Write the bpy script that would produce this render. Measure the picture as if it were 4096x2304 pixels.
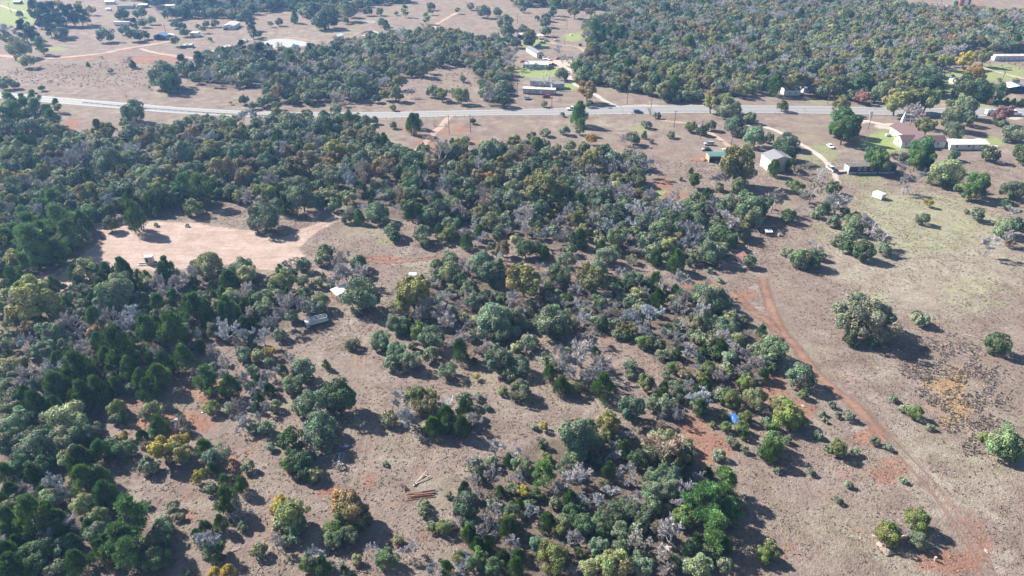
import bpy, bmesh, math, random
import numpy as np
from mathutils import Vector, Matrix
R = math.radians
SC = bpy.context.scene
for o in list(bpy.data.objects): bpy.data.objects.remove(o)
COL = SC.collection
# ---------------------------------------------------------------- camera
H = 110.0; TILT = 30.8; F = 2768.0          # height, tilt below horizontal, focal length in photo pixels
cam = bpy.data.cameras.new('camera'); cam.sensor_width = 36; cam.lens = 36 * F / 4096; cam.clip_start = 1; cam.clip_end = 9000
camo = bpy.data.objects.new('camera', cam); COL.objects.link(camo)
camo.location = (0, 0, H); camo.rotation_euler = (R(90 - TILT), 0, 0)
SC.camera = camo
# ---------------------------------------------------------------- sky, sun, exposure
SUN_EL, SUN_AZ = 37.0, 150.0                 # azimuth counted from +X, counter-clockwise
w = bpy.data.worlds.new('World'); SC.world = w; w.use_nodes = True
nt = w.node_tree; bg = nt.nodes['Background']
sky = nt.nodes.new('ShaderNodeTexSky'); sky.sky_type = 'NISHITA'; sky.sun_disc = False
sky.sun_elevation = R(SUN_EL); sky.sun_rotation = R(90 - SUN_AZ); sky.altitude = 100; sky.dust_density = 0.6
nt.links.new(sky.outputs[0], bg.inputs[0]); bg.inputs[1].default_value = 0.06
sl = bpy.data.lights.new('sun', 'SUN'); sl.energy = 5.0; sl.angle = R(0.5); sl.color = (1.0, 0.975, 0.945)
so = bpy.data.objects.new('sun', sl); COL.objects.link(so)
d = Vector((math.cos(R(SUN_EL)) * math.cos(R(SUN_AZ)), math.cos(R(SUN_EL)) * math.sin(R(SUN_AZ)), math.sin(R(SUN_EL))))
so.rotation_euler = d.to_track_quat('Z', 'Y').to_euler(); so.location = d * 300
SC.view_settings.view_transform = 'Standard'; SC.view_settings.look = 'None'
SC.view_settings.exposure = 1.1; SC.view_settings.gamma = 1
SC.render.resolution_x = 1024; SC.render.resolution_y = 576
SC.cycles.max_bounces = 5; SC.cycles.diffuse_bounces = 1; SC.cycles.glossy_bounces = 2
SC.cycles.transmission_bounces = 2; SC.cycles.volume_bounces = 0; SC.cycles.transparent_max_bounces = 6
# ---------------------------------------------------------------- helpers
ct, st = math.cos(R(TILT)), math.sin(R(TILT))
def G(u, v, z=0.0):
    """ground (or height z) point seen at photo position u, v"""
    a, b = (u - 2048) / F, (1152 - v) / F
    dx, dy, dz = a, ct + b * st, -st + b * ct
    t = (z - H) / dz
    return Vector((dx * t, dy * t, z))
def px(p):
    x, y, z = p[0], p[1], p[2] - H
    dep = y * ct - z * st
    return 2048 + F * x / dep, 1152 - F * (y * st + z * ct) / dep
def scale_at(p): return F / (p[1] * ct - (p[2] - H) * st)
def tagg(o, label=None, cat=None, group=None, kind=None):
    if label: o['label'] = label
    if cat: o['category'] = cat
    if group: o['group'] = group
    if kind: o['kind'] = kind
    return o
def mesh_np(name, V, Q, mats, tint=None, mi=None, smooth=False):
    V = np.asarray(V, np.float32); Q = np.asarray(Q, np.int32)
    me = bpy.data.meshes.new(name); k = Q.shape[1]
    me.vertices.add(len(V)); me.vertices.foreach_set('co', V.ravel())
    me.loops.add(Q.size); me.loops.foreach_set('vertex_index', Q.ravel())
    me.polygons.add(len(Q)); me.polygons.foreach_set('loop_start', np.arange(0, Q.size, k, dtype=np.int32))
    if mi is not None: me.polygons.foreach_set('material_index', np.asarray(mi, np.int32))
    if smooth: me.polygons.foreach_set('use_smooth', np.ones(len(Q), bool))
    for m in mats: me.materials.append(m)
    if tint is not None:
        t = np.ones((len(Q), 4), np.float32); t[:, :3] = tint
        at = me.attributes.new('tint', 'FLOAT_COLOR', 'FACE'); at.data.foreach_set('color', t.ravel())
    me.update(calc_edges=True)
    return me
def obj(name, me, parent=None):
    o = bpy.data.objects.new(name, me); COL.objects.link(o)
    if parent: o.parent = parent
    return o
def empty(name, loc=(0, 0, 0), rz=0, **kw):
    o = bpy.data.objects.new(name, None); COL.objects.link(o); o.location = loc; o.rotation_euler = (0, 0, rz)
    o.empty_display_size = .3
    return tagg(o, **kw)
class MB:
    """collects boxes, prisms, tubes, then links them as one mesh object"""
    def __init__(s): s.v = []; s.f = []
    def poly(s, vs, fs):
        n = len(s.v); s.v += [tuple(x) for x in vs]; s.f += [tuple(i + n for i in f) for f in fs]; return s
    def box(s, x0, x1, y0, y1, z0, z1, M=None):
        vs = [Vector((x, y, z)) for z in (z0, z1) for x, y in ((x0, y0), (x1, y0), (x1, y1), (x0, y1))]
        if M: vs = [M @ v for v in vs]
        return s.poly(vs, [(0, 3, 2, 1), (4, 5, 6, 7), (0, 1, 5, 4), (1, 2, 6, 5), (2, 3, 7, 6), (3, 0, 4, 7)])
    def cbox(s, c, sx, sy, sz, M=None):
        return s.box(c[0] - sx / 2, c[0] + sx / 2, c[1] - sy / 2, c[1] + sy / 2, c[2] - sz / 2, c[2] + sz / 2, M)
    def prism(s, prof, y0, y1, M=None, taper=None):
        """profile in xz extruded along y"""
        n = len(prof); vs = []
        for y in (y0, y1):
            for x, z in prof:
                yy = y
                if taper: yy = y * taper(z)
                vs.append(Vector((x, yy, z)))
        if M: vs = [M @ v for v in vs]
        fs = [tuple(range(n)), tuple(range(2 * n - 1, n - 1, -1))]
        fs += [(i, i + n, (i + 1) % n + n, (i + 1) % n) for i in range(n)]
        return s.poly(vs, fs)
    def tube(s, pts, r, n=6, r2=None, cap=True):
        pts = [Vector(p) for p in pts]; m = len(pts); vs = []; r2 = r if r2 is None else r2
        for i, p in enumerate(pts):
            t = (pts[min(i + 1, m - 1)] - pts[max(i - 1, 0)]).normalized()
            a = t.orthogonal().normalized(); b = t.cross(a); rr = r + (r2 - r) * i / max(1, m - 1)
            for k in range(n):
                an = 2 * math.pi * k / n; vs.append(p + (a * math.cos(an) + b * math.sin(an)) * rr)
        fs = [(i * n + k, i * n + (k + 1) % n, (i + 1) * n + (k + 1) % n, (i + 1) * n + k) for i in range(m - 1) for k in range(n)]
        if cap: fs += [tuple(range(n - 1, -1, -1)), tuple((m - 1) * n + k for k in range(n))]
        return s.poly(vs, fs)
    def build(s, name, mat, parent=None, bevel=0, smooth=False):
        me = bpy.data.meshes.new(name); me.from_pydata(s.v, [], s.f); me.materials.append(mat)
        bm = bmesh.new(); bm.from_mesh(me); bmesh.ops.recalc_face_normals(bm, faces=bm.faces)
        if bevel: bmesh.ops.bevel(bm, geom=bm.edges[:], offset=bevel, segments=1, affect='EDGES', profile=.6)
        if smooth:
            for f in bm.faces: f.smooth = True
        bm.to_mesh(me); bm.free()
        return obj(name, me, parent)
# ---------------------------------------------------------------- materials
def newmat(name):
    m = bpy.data.materials.new(name); m.use_nodes = True
    return m, m.node_tree, m.node_tree.nodes['Principled BSDF']
def N(nt, typ, **kw):
    n = nt.nodes.new(typ)
    for k, v in kw.items():
        if k in n.inputs: n.inputs[k].default_value = v
        else: setattr(n, k, v)
    return n
def noise(nt, scale, detail=4, rough=.55, coord='Object', dist=0):
    tc = nt.nodes.get('TC') or N(nt, 'ShaderNodeTexCoord'); tc.name = 'TC'
    n = N(nt, 'ShaderNodeTexNoise'); n.inputs['Scale'].default_value = scale; n.inputs['Detail'].default_value = detail
    n.inputs['Roughness'].default_value = rough; n.inputs['Distortion'].default_value = dist
    nt.links.new(tc.outputs[coord], n.inputs['Vector'])
    return n.outputs['Fac']
def ramp(nt, fac, stops, interp='LINEAR'):
    r = N(nt, 'ShaderNodeValToRGB'); r.color_ramp.interpolation = interp
    while len(r.color_ramp.elements) < len(stops): r.color_ramp.elements.new(.5)
    for e, (p, c) in zip(r.color_ramp.elements, stops):
        e.position = p; e.color = (c, c, c, 1) if isinstance(c, (int, float)) else (*c, 1)
    nt.links.new(fac, r.inputs[0]); return r.outputs[0]
def mix(nt, fac, a, b, mode='MIX'):
    m = N(nt, 'ShaderNodeMix', data_type='RGBA', blend_type=mode); ins = [i for i in m.inputs if i.type == 'RGBA']
    if isinstance(fac, (int, float)): m.inputs[0].default_value = fac
    else: nt.links.new(fac, m.inputs[0])
    for i, x in zip(ins, (a, b)):
        if isinstance(x, tuple): i.default_value = (*x, 1)
        else: nt.links.new(x, i)
    return [o for o in m.outputs if o.type == 'RGBA'][0]
def mth(nt, op, a, b=0.0, clamp=False):
    m = N(nt, 'ShaderNodeMath', operation=op, use_clamp=clamp)
    for i, x in enumerate((a, b)):
        if isinstance(x, (int, float)): m.inputs[i].default_value = x
        else: nt.links.new(x, m.inputs[i])
    return m.outputs[0]
def bump(nt, fac, strength, dist, bs):
    b = N(nt, 'ShaderNodeBump', Strength=strength, Distance=dist); nt.links.new(fac, b.inputs['Height']); nt.links.new(b.outputs[0], bs.inputs['Normal'])
def simple(name, c, rough=.7, metal=0, var=.15, scale=2.0, dirt=None):
    m, nt, bs = newmat(name)
    f = noise(nt, scale, 5, .6)
    lo = tuple(x * (1 - var) for x in c); hi = tuple(min(1, x * (1 + var)) for x in c)
    out = ramp(nt, f, [(.3, lo), (.7, hi)])
    if dirt:
        g = noise(nt, scale * .37, 6, .7); k = ramp(nt, g, [(.5, 0.0), (.68, 1.0)])
        out = mix(nt, k, out, dirt)
    nt.links.new(out, bs.inputs['Base Color']); bs.inputs['Roughness'].default_value = rough; bs.inputs['Metallic'].default_value = metal
    return m
def leaf_mat(name, trans=.22, rough=.6, spec=.25):
    m, nt, bs = newmat(name)
    oi = N(nt, 'ShaderNodeObjectInfo'); at = N(nt, 'ShaderNodeAttribute', attribute_name='tint')
    c = mix(nt, 1.0, oi.outputs['Color'], at.outputs['Color'], 'MULTIPLY')
    nt.links.new(c, bs.inputs['Base Color']); bs.inputs['Roughness'].default_value = rough
    bs.inputs['Specular IOR Level'].default_value = spec
    if trans:
        tr = N(nt, 'ShaderNodeBsdfTranslucent'); nt.links.new(c, tr.inputs[0])
        ms = N(nt, 'ShaderNodeMixShader'); ms.inputs[0].default_value = trans
        nt.links.new(bs.outputs[0], ms.inputs[1]); nt.links.new(tr.outputs[0], ms.inputs[2])
        nt.links.new(ms.outputs[0], nt.nodes['Material Output'].inputs[0])
    return m
LEAF = leaf_mat('foliage'); TWIG = leaf_mat('twigs', 0, .85, .2)
BARK = simple('bark', (.13, .10, .08), .9, var=.35, scale=6)
# ---------------------------------------------------------------- ground
def inpoly(X, Y, P):
    ins = np.zeros(X.shape, bool); n = len(P); j = n - 1
    for i in range(n):
        xi, yi = P[i][:2]; xj, yj = P[j][:2]
        c = ((yi > Y) != (yj > Y)) & (X < (xj - xi) * (Y - yi) / (yj - yi + 1e-9) + xi)
        ins ^= c; j = i
    return ins
def W2(pts): return [tuple(G(u, v)[:2]) for u, v in pts]
PAD = [(345,885),(600,880),(800,885),(900,905),(1024,915),(1110,945),(1190,925),(1290,890),(1375,850),(1392,862),(1330,905),(1270,940),(1215,990),(1240,1030),(1205,1062),(1130,1060),(1140,1085),(1080,1095),(1000,1080),(900,1065),(640,1095),(520,1085),(420,1100),(330,1180),(270,1210),(180,1180),(170,1125),(260,1070),(330,1000),(400,960),(375,925),(345,905)]
WOODS = {
 'A': [(440,0),(1640,0),(1640,12),(1500,22),(1440,45),(1380,60),(1250,90),(1180,50),(1130,40),(1000,60),(960,95),(900,75),(760,75),(640,60),(600,25),(560,5)],
 'B': [(2050,0),(3500,0),(3640,40),(3800,62),(3900,55),(4096,70),(4096,215),(3960,215),(3890,190),(3830,215),(3780,300),(3780,390),(3600,400),(3480,420),(3290,400),(3120,330),(3050,370),(2860,410),(2650,405),(2560,370),(2430,350),(2310,320),(2300,280),(2360,230),(2340,110),(2450,70),(2440,45),(2300,40),(2200,30),(2050,30)],
 'C': [(700,300),(820,230),(1030,200),(1200,215),(1450,170),(1760,130),(2000,180),(2080,300),(2050,420),(1960,430),(1890,270),(1750,260),(1600,330),(1480,395),(1380,425),(1060,425),(1040,360),(820,350)],
 'D': [(0,520),(230,540),(330,570),(800,500),(1080,500),(1120,460),(1420,500),(1480,560),(1600,620),(2000,600),(2200,600),(2600,640),(2540,720),(2600,830),(2820,830),(3000,870),(2960,990),(2900,1040),(2560,1050),(2380,975),(2200,1000),(1980,925),(1820,920),(1720,905),(1540,870),(1370,860),(1400,790),(1280,830),(1000,820),(830,800),(520,850),(340,880),(330,1000),(200,1100),(0,1150)],
 'E': [(0,1150),(150,1140),(280,1150),(300,1100),(420,1100),(620,1110),(980,1090),(1130,1150),(1280,1200),(1150,1290),(1120,1370),(850,1360),(700,1440),(560,1520),(420,1640),(420,1780),(300,1850),(260,2000),(500,2010),(720,2180),(700,2304),(0,2304)],
 'F': [(1560,1180),(1700,1120),(1950,1040),(2250,1110),(2600,1120),(2900,1170),(2970,1290),(3120,1400),(3090,1500),(2990,1600),(2600,1620),(2660,1500),(2560,1370),(2400,1350),(2150,1300),(2100,1500),(1950,1430),(1750,1380),(1560,1330)],
 'G': [(2200,1750),(2500,1720),(2760,1800),(2780,1900),(2950,1880),(2960,2130),(2850,2304),(1850,2304),(1830,2060),(1900,1850)]}
st_g = 1.6
xs = np.arange(-620, 640, st_g); ys = np.arange(50, 960, st_g)
xs = np.concatenate([[-2600, -1500, -900], xs, [900, 1500, 2600]]); ys = np.concatenate([[-400, -100], ys, [1100, 1500, 2400]])
GX, GY = np.meshgrid(xs, ys)
dep = GY * ct + H * st; dep = np.maximum(dep, 1)
PU = 2048 + F * GX / dep; PV = 1152 - F * (GY * st - H * ct) / dep
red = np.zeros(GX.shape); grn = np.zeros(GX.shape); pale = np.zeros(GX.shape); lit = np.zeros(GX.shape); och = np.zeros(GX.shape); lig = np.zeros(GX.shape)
def ell(A, items):
    for u, v, ru, rv, a in items:
        q = ((PU - u) / ru) ** 2 + ((PV - v) / rv) ** 2
        np.maximum(A, a * np.clip(1.5 - q, 0, 1), out=A)
ell(red, [(820,1560,150,60,.55),(690,1690,200,60,.62),(560,1620,90,30,.6),(880,1840,90,60,.6),(770,1990,70,30,.6),(740,2070,60,30,.9),(960,1905,70,50,.65),(1310,1965,75,18,.95),(1480,1925,36,40,.85),(1425,1465,30,12,.5),(1390,1460,30,8,.6),
 (2830,1790,110,70,.8),(2770,1700,60,50,.7),(3090,1550,60,70,.8),(3190,1640,90,50,.7),(3340,1490,35,15,.7),(3110,1590,60,40,.7),(3480,1750,90,40,.75),(3560,1890,110,70,.55),(3650,2045,50,30,.85),(3800,2250,160,60,.7),(3930,2170,90,80,.5),(3880,2080,80,80,.4),(3160,2200,80,70,.45),(3300,1980,200,60,.35),
 (2655,735,40,30,.8),(2700,790,60,22,.9),(2780,640,30,12,.7),(1840,515,40,18,.7),(1775,530,20,30,.6),(1890,560,50,12,.6),(1740,560,40,10,.5),(290,495,30,22,.95),(270,455,20,10,.6),(2980,1180,70,25,.7),(2800,1140,90,18,.8),(1530,1035,90,14,.9),(200,1155,90,30,.8),
 (2080,1950,70,60,.5),(1960,2030,60,40,.5),(2320,2180,60,60,.5),(1270,2200,40,20,.7),(1140,1880,60,20,.6),(1500,2010,20,20,.6),(620,225,80,14,.5),(1000,235,120,12,.5),(3700,30,110,8,.8),(3880,22,60,14,.8),(480,205,90,10,.5),(3260,550,20,10,.4)])
ell(och, [(3830,1470,40,25,.7),(3830,1520,40,50,1),(3750,1540,80,30,.7),(3700,1520,60,25,.55),(3800,1590,50,40,.9),(3720,1620,60,40,.5),(3850,1650,60,50,.7),(3790,1690,60,40,.6),(3900,1600,80,12,.5),(3480,1880,50,40,.6),(3560,1870,40,25,.6),(3420,1960,40,40,.4),(3150,2210,60,40,.5),(2660,790,20,10,.3)])
ell(grn, [(2160,285,110,30,.9),(2250,345,70,22,.8),(2290,150,45,18,.8),(2140,175,60,25,.8),(2180,400,170,18,.35),(3560,565,100,45,.95),(3480,580,60,40,.6),(3850,330,110,60,.75),(3990,290,130,40,.7),(3900,400,160,50,.5),(3280,620,90,50,.55),(3440,715,120,25,.5),(3960,570,70,25,.7),(60,50,130,60,.75),(220,195,60,10,.6),
 (1350,125,110,14,.45),(940,95,30,10,.7),(3700,900,360,150,.46),(3500,820,120,100,.45),(3280,930,60,60,.45),(3900,1180,200,90,.42),(3500,1200,120,50,.38),(2640,780,55,22,.85),(2560,515,60,12,.6),(1550,960,60,30,.5),(1400,950,90,40,.4),(330,420,90,8,.5),(500,440,90,8,.5),(800,460,150,8,.5),(1100,480,60,8,.6),(1720,472,80,6,.5),(2350,462,90,6,.5),(2900,420,200,8,.4),(3300,462,200,10,.4),(3260,330,60,40,.5),(3280,405,80,18,.5),(4000,1000,160,120,.25),(3900,1350,150,60,.25),(2350,130,60,14,.5)])
ell(pale, [(2240,255,80,16,.9),(3560,505,70,14,.8),(3640,470,60,14,.7),(3430,485,60,10,.9),(3010,1000,50,14,.4),(2580,425,120,8,.7),(2200,412,120,6,.3),(900,222,60,12,.9),(4060,470,40,12,.7),(3640,560,60,20,.3)])
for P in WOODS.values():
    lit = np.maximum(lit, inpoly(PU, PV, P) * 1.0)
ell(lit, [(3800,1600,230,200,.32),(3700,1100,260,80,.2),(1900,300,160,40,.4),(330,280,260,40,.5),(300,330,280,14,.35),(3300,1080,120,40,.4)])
ell(lig, [(3700,1010,460,300,.62),(3850,1900,300,260,.45),(3560,1330,160,120,.35),(1650,1040,160,40,.5),(1200,160,260,60,.4),(3850,360,260,110,.5),(500,390,520,50,.35),(2350,500,300,30,.45),(2200,1400,90,120,.4),(600,250,500,70,.3),(1500,1450,130,160,.35)])
def blur(A, n=2):
    for _ in range(n):
        B = A.copy(); B[1:-1, 1:-1] = (A[1:-1, 1:-1] * 4 + A[:-2, 1:-1] + A[2:, 1:-1] + A[1:-1, :-2] + A[1:-1, 2:]) / 8; A = B
    return A
ell(red, [(600,240,160,16,.62),(1000,212,160,14,.6),(300,230,200,12,.55),(1500,170,120,12,.5),(1700,600,60,60,.6),(1650,520,60,30,.5),(2100,470,200,8,.3)])
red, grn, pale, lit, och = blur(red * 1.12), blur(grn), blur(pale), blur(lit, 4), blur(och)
ny, nx = GX.shape
V = np.stack([GX.ravel(), GY.ravel(), np.zeros(GX.size)], 1)
ii = np.arange(ny * nx).reshape(ny, nx)
Q = np.stack([ii[:-1, :-1].ravel(), ii[:-1, 1:].ravel(), ii[1:, 1:].ravel(), ii[1:, :-1].ravel()], 1)
gm, nt, bs = newmat('dry_ground')
me = mesh_np('ground', V, Q, [gm])
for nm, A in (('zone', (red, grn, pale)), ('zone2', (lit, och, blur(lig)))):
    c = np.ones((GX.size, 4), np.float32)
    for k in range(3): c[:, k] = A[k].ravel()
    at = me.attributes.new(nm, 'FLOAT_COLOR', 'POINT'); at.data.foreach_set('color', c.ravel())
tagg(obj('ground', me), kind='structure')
def ground_nodes(nt, bs):
    a1 = N(nt, 'ShaderNodeAttribute', attribute_name='zone'); s1 = N(nt, 'ShaderNodeSeparateColor'); nt.links.new(a1.outputs['Color'], s1.inputs[0])
    a2 = N(nt, 'ShaderNodeAttribute', attribute_name='zone2'); s2 = N(nt, 'ShaderNodeSeparateColor'); nt.links.new(a2.outputs['Color'], s2.inputs[0])
    n_big = noise(nt, .028, 4, .6); n_mid = noise(nt, .16, 6, .65, dist=.4); n_fine = noise(nt, 1.1, 8, .72); n_tuft = noise(nt, 2.4, 5, .6)
    n_rag = noise(nt, .30, 9, .72, dist=.6); n_r2 = noise(nt, .09, 6, .7)
    base = ramp(nt, n_mid, [(.30, (.165, .120, .100)), (.45, (.225, .172, .145)), (.58, (.275, .222, .190)), (.72, (.37, .315, .270))])
    base = mix(nt, ramp(nt, n_big, [(.4, 0.0), (.65, .55)]), base, (.235, .175, .145))
    base = mix(nt, ramp(nt, noise(nt, .05, 5, .6, dist=.5), [(.5, 0.0), (.7, .5)]), base, (.29, .275, .18))
    # red soil showing where the thin grass is worn through
    BASE0 = base
    def mask(amt, nz, lo=.42, hi=.58, gain=1.0):
        x = mth(nt, 'ADD', amt, mth(nt, 'MULTIPLY', mth(nt, 'SUBTRACT', nz, .5), gain))
        return ramp(nt, x, [(lo, 0.0), (hi, 1.0)])
    col = mix(nt, mask(s2.outputs[2], n_mid, .35, .8, .9), base, ramp(nt, n_rag, [(.3, (.25, .215, .165)), (.5, (.345, .31, .24)), (.7, (.46, .42, .33))]))
    sparse = ramp(nt, n_r2, [(.56, 0.0), (.70, .5)])
    col = mix(nt, sparse, col, (.33, .19, .135))
    col = mix(nt, mask(s1.outputs[1], n_rag, .35, .75, .9), col, ramp(nt, n_fine, [(.3, (.20, .25, .09)), (.7, (.33, .37, .16))]))
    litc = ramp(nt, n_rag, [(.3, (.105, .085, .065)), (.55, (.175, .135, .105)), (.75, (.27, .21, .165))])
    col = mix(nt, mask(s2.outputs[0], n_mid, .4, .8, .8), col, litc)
    col = mix(nt, mask(s1.outputs[0], n_rag, .42, .62, 1.1), col, ramp(nt, n_mid, [(.3, (.235, .125, .090)), (.7, (.34, .20, .145))]))
    col = mix(nt, mask(s2.outputs[1], n_rag, .42, .6, 1.3), col, ramp(nt, n_mid, [(.3, (.29, .19, .10)), (.7, (.38, .265, .155))]))
    col = mix(nt, mask(s1.outputs[2], n_rag, .42, .62, .7), col, (.50, .42, .35))
    sp = ramp(nt, n_fine, [(.28, (.62, .60, .60)), (.5, (1, 1, 1)), (.72, (1.30, 1.28, 1.22))])
    col = mix(nt, 1.0, col, sp, 'MULTIPLY')
    nt.links.new(col, bs.inputs['Base Color']); bs.inputs['Roughness'].default_value = .95; bs.inputs['Specular IOR Level'].default_value = .1
    bump(nt, mth(nt, 'ADD', n_tuft, mth(nt, 'MULTIPLY', n_fine, .8)), 1.0, .35, bs)
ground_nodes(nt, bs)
# ---------------------------------------------------------------- dirt roads and tracks: sheets with ragged worn edges
def dirt_mat(name, c1, c2, ruts=False, soft=.35, cover=1.0):
    m, nt, bs = newmat(name)
    at = N(nt, 'ShaderNodeAttribute', attribute_name='edge')           # 1 in the middle, 0 at the border
    n1 = noise(nt, .9, 8, .7, dist=.5); n2 = noise(nt, .12, 6, .6); n3 = noise(nt, 3.0, 6, .7)
    e = at.outputs['Fac']
    if ruts:                                                         # two wheel ruts at a third and two thirds
        w = mth(nt, 'ABSOLUTE', mth(nt, 'SUBTRACT', e, .45)); e = mth(nt, 'SUBTRACT', 1.0, mth(nt, 'MULTIPLY', w, 3.3))
    x = mth(nt, 'ADD', e, mth(nt, 'MULTIPLY', mth(nt, 'SUBTRACT', n1, .5), 1.1))
    x = mth(nt, 'ADD', x, mth(nt, 'MULTIPLY', mth(nt, 'SUBTRACT', n2, .5), 1.4 if ruts else .7))
    al = mth(nt, 'MULTIPLY', ramp(nt, x, [(.18, 0.0), (.18 + soft, 1.0)]), cover)
    col = ramp(nt, n2, [(.3, c1), (.7, c2)])
    col = mix(nt, 1.0, col, ramp(nt, n3, [(.3, (.86, .85, .84)), (.7, (1.12, 1.12, 1.12))]), 'MULTIPLY')
    col = mix(nt, 1.0, col, ramp(nt, noise(nt, .45, 6, .65, dist=1.5), [(.35, (.86, .83, .80)), (.6, (1.06, 1.05, 1.04))]), 'MULTIPLY')
    mp = N(nt, 'ShaderNodeMapping'); mp.inputs['Scale'].default_value = (.07, .9, 1); mp.inputs['Rotation'].default_value = (0, 0, .25); nt.links.new(nt.nodes['TC'].outputs['Object'], mp.inputs['Vector'])
    sn = N(nt, 'ShaderNodeTexNoise', Scale=1.0, Detail=5); sn.inputs['Distortion'].default_value = .6; nt.links.new(mp.outputs[0], sn.inputs['Vector'])
    col = mix(nt, 1.0, col, ramp(nt, sn.outputs['Fac'], [(.36, (.90, .87, .85)), (.5, (1, 1, 1)), (.66, (1.05, 1.05, 1.05))]), 'MULTIPLY')
    nt.links.new(col, bs.inputs['Base Color']); bs.inputs['Roughness'].default_value = .95; bs.inputs['Specular IOR Level'].default_value = .1
    nt.links.new(al, bs.inputs['Alpha']); bump(nt, n1, .7, .15, bs)
    return m
RED = dirt_mat('red_dirt', (.235, .135, .100), (.33, .21, .16), soft=.6, cover=.92)
REDRUT = dirt_mat('red_rut', (.26, .155, .12), (.35, .23, .18), ruts=True, soft=.7, cover=.85)
TAN = dirt_mat('tan_dirt', (.36, .265, .215), (.48, .375, .315))
TANRUT = dirt_mat('tan_rut', (.34, .265, .215), (.44, .36, .30), ruts=True, cover=.42)
PALE = dirt_mat('pale_dirt', (.46, .39, .34), (.58, .50, .45))
PINK = dirt_mat('pad_dirt', (.34, .25, .205), (.47, .375, .33))
GRAVEL = dirt_mat('gravel', (.42, .38, .34), (.56, .52, .48))
def smooth_line(P, n=4):
    P = [Vector((p[0], p[1], 0)) for p in P]; out = []
    for i in range(len(P) - 1):
        p0, p1, p2, p3 = P[max(i - 1, 0)], P[i], P[i + 1], P[min(i + 2, len(P) - 1)]
        k = max(2, int((p2 - p1).length / n))
        for j in range(k):
            t = j / k
            out.append(.5 * ((2 * p1) + (p2 - p0) * t + (2 * p0 - 5 * p1 + 4 * p2 - p3) * t * t + (3 * p1 - p0 - 3 * p2 + p3) * t ** 3))
    out.append(P[-1]); return out
def ribbon(L, w, z, mat, name, off0=None, off1=None, nacross=8, wfun=None):
    V = []; E = []
    for i, p in enumerate(L):
        t = (L[min(i + 1, len(L) - 1)] - L[max(i - 1, 0)]).normalized(); nrm = Vector((-t.y, t.x, 0))
        ww = w if wfun is None else wfun(i / (len(L) - 1))
        a, b = (-ww / 2, ww / 2) if off0 is None else (off0, off1)
        for k in range(nacross + 1):
            f = k / nacross; q = p + nrm * (a + (b - a) * f); V.append((q.x, q.y, z)); E.append(1 - abs(2 * f - 1))
    n = nacross + 1
    Q = [(i * n + k, (i + 1) * n + k, (i + 1) * n + k + 1, i * n + k + 1) for i in range(len(L) - 1) for k in range(nacross)]
    Q = [q[::-1] for q in Q]
    me = mesh_np(name, V, Q, [mat]); a = me.attributes.new('edge', 'FLOAT', 'POINT'); a.data.foreach_set('value', np.array(E, np.float32))
    return tagg(obj(name, me), kind='structure')
def px_line(pts): return smooth_line([G(u, v) for u, v in pts])
zt = [.02]
def track(name, pts, w, mat):
    zt[0] += .004
    return ribbon(px_line(pts), w, zt[0], mat, name)
def patch(name, pts, mat, z, cell=2.0, feather=3.5):
    P = W2(pts); X0, X1 = min(p[0] for p in P), max(p[0] for p in P); Y0, Y1 = min(p[1] for p in P), max(p[1] for p in P)
    X, Y = np.meshgrid(np.arange(X0 - cell, X1 + cell * 2, cell), np.arange(Y0 - cell, Y1 + cell * 2, cell))
    D = np.full(X.shape, 1e9)
    for i in range(len(P)):
        ax, ay = P[i]; bx, by = P[(i + 1) % len(P)]; L2 = (bx - ax) ** 2 + (by - ay) ** 2 + 1e-9
        t = np.clip(((X - ax) * (bx - ax) + (Y - ay) * (by - ay)) / L2, 0, 1)
        D = np.minimum(D, np.hypot(X - ax - t * (bx - ax), Y - ay - t * (by - ay)))
    D = np.where(inpoly(X, Y, P), D, -D); E = np.clip(D / feather, 0, 1)
    ny, nx = X.shape; ii = np.arange(ny * nx).reshape(ny, nx)
    Q = np.stack([ii[:-1, :-1].ravel(), ii[:-1, 1:].ravel(), ii[1:, 1:].ravel(), ii[1:, :-1].ravel()], 1)
    keep = (D.ravel()[Q] > -cell * 1.5).any(1)
    me = mesh_np(name, np.stack([X.ravel(), Y.ravel(), np.full(X.size, z)], 1), Q[keep], [mat])
    a = me.attributes.new('edge', 'FLOAT', 'POINT'); a.data.foreach_set('value', E.ravel().astype(np.float32))
    return tagg(obj(name, me), kind='structure')
patch('dirt_clearing', PAD, PINK, .018)
track('dirt_track', [(1810,458),(1785,480),(1772,500),(1738,530),(1700,570),(1670,600),(1655,640)], 6.0, TAN)
track('dirt_track', [(1180,930),(1260,905),(1340,870),(1400,845)], 5, TAN)
track('dirt_track', [(1440,1032),(1520,1048),(1600,1045),(1700,1035),(1800,1028),(1900,1035),(2000,1045),(2100,1070),(2200,1102),(2320,1110),(2420,1100),(2560,1112)], 4, RED)
track('red_trail', [(3050,1110),(3072,1200),(3116,1304),(3150,1350),(3196,1400),(3275,1510),(3418,1620),(3520,1730)], 5.0, RED)
track('red_trail', [(3500,1700),(3560,1765),(3640,1850),(3720,1935),(3800,2040),(3880,2150),(3950,2290),(3990,2400)], 4.2, REDRUT)
track('red_trail', [(2740,1125),(2830,1138),(2900,1160),(2960,1195),(3010,1245),(3070,1285),(3110,1330)], 5.5, RED)
track('wheel_ruts', [(1660,1120),(1600,1180),(1520,1260),(1470,1340),(1440,1420),(1450,1540),(1500,1600),(1520,1680),(1480,1760),(1460,1860),(1420,1950)], 3.6, TANRUT)
track('wheel_ruts', [(1130,1330),(1180,1385),(1260,1400),(1330,1380),(1430,1330),(1500,1280)], 3.2, TANRUT)
track('wheel_ruts', [(3110,1130),(3180,1200),(3260,1290),(3330,1300),(3420,1240)], 2.6, TANRUT)
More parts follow.
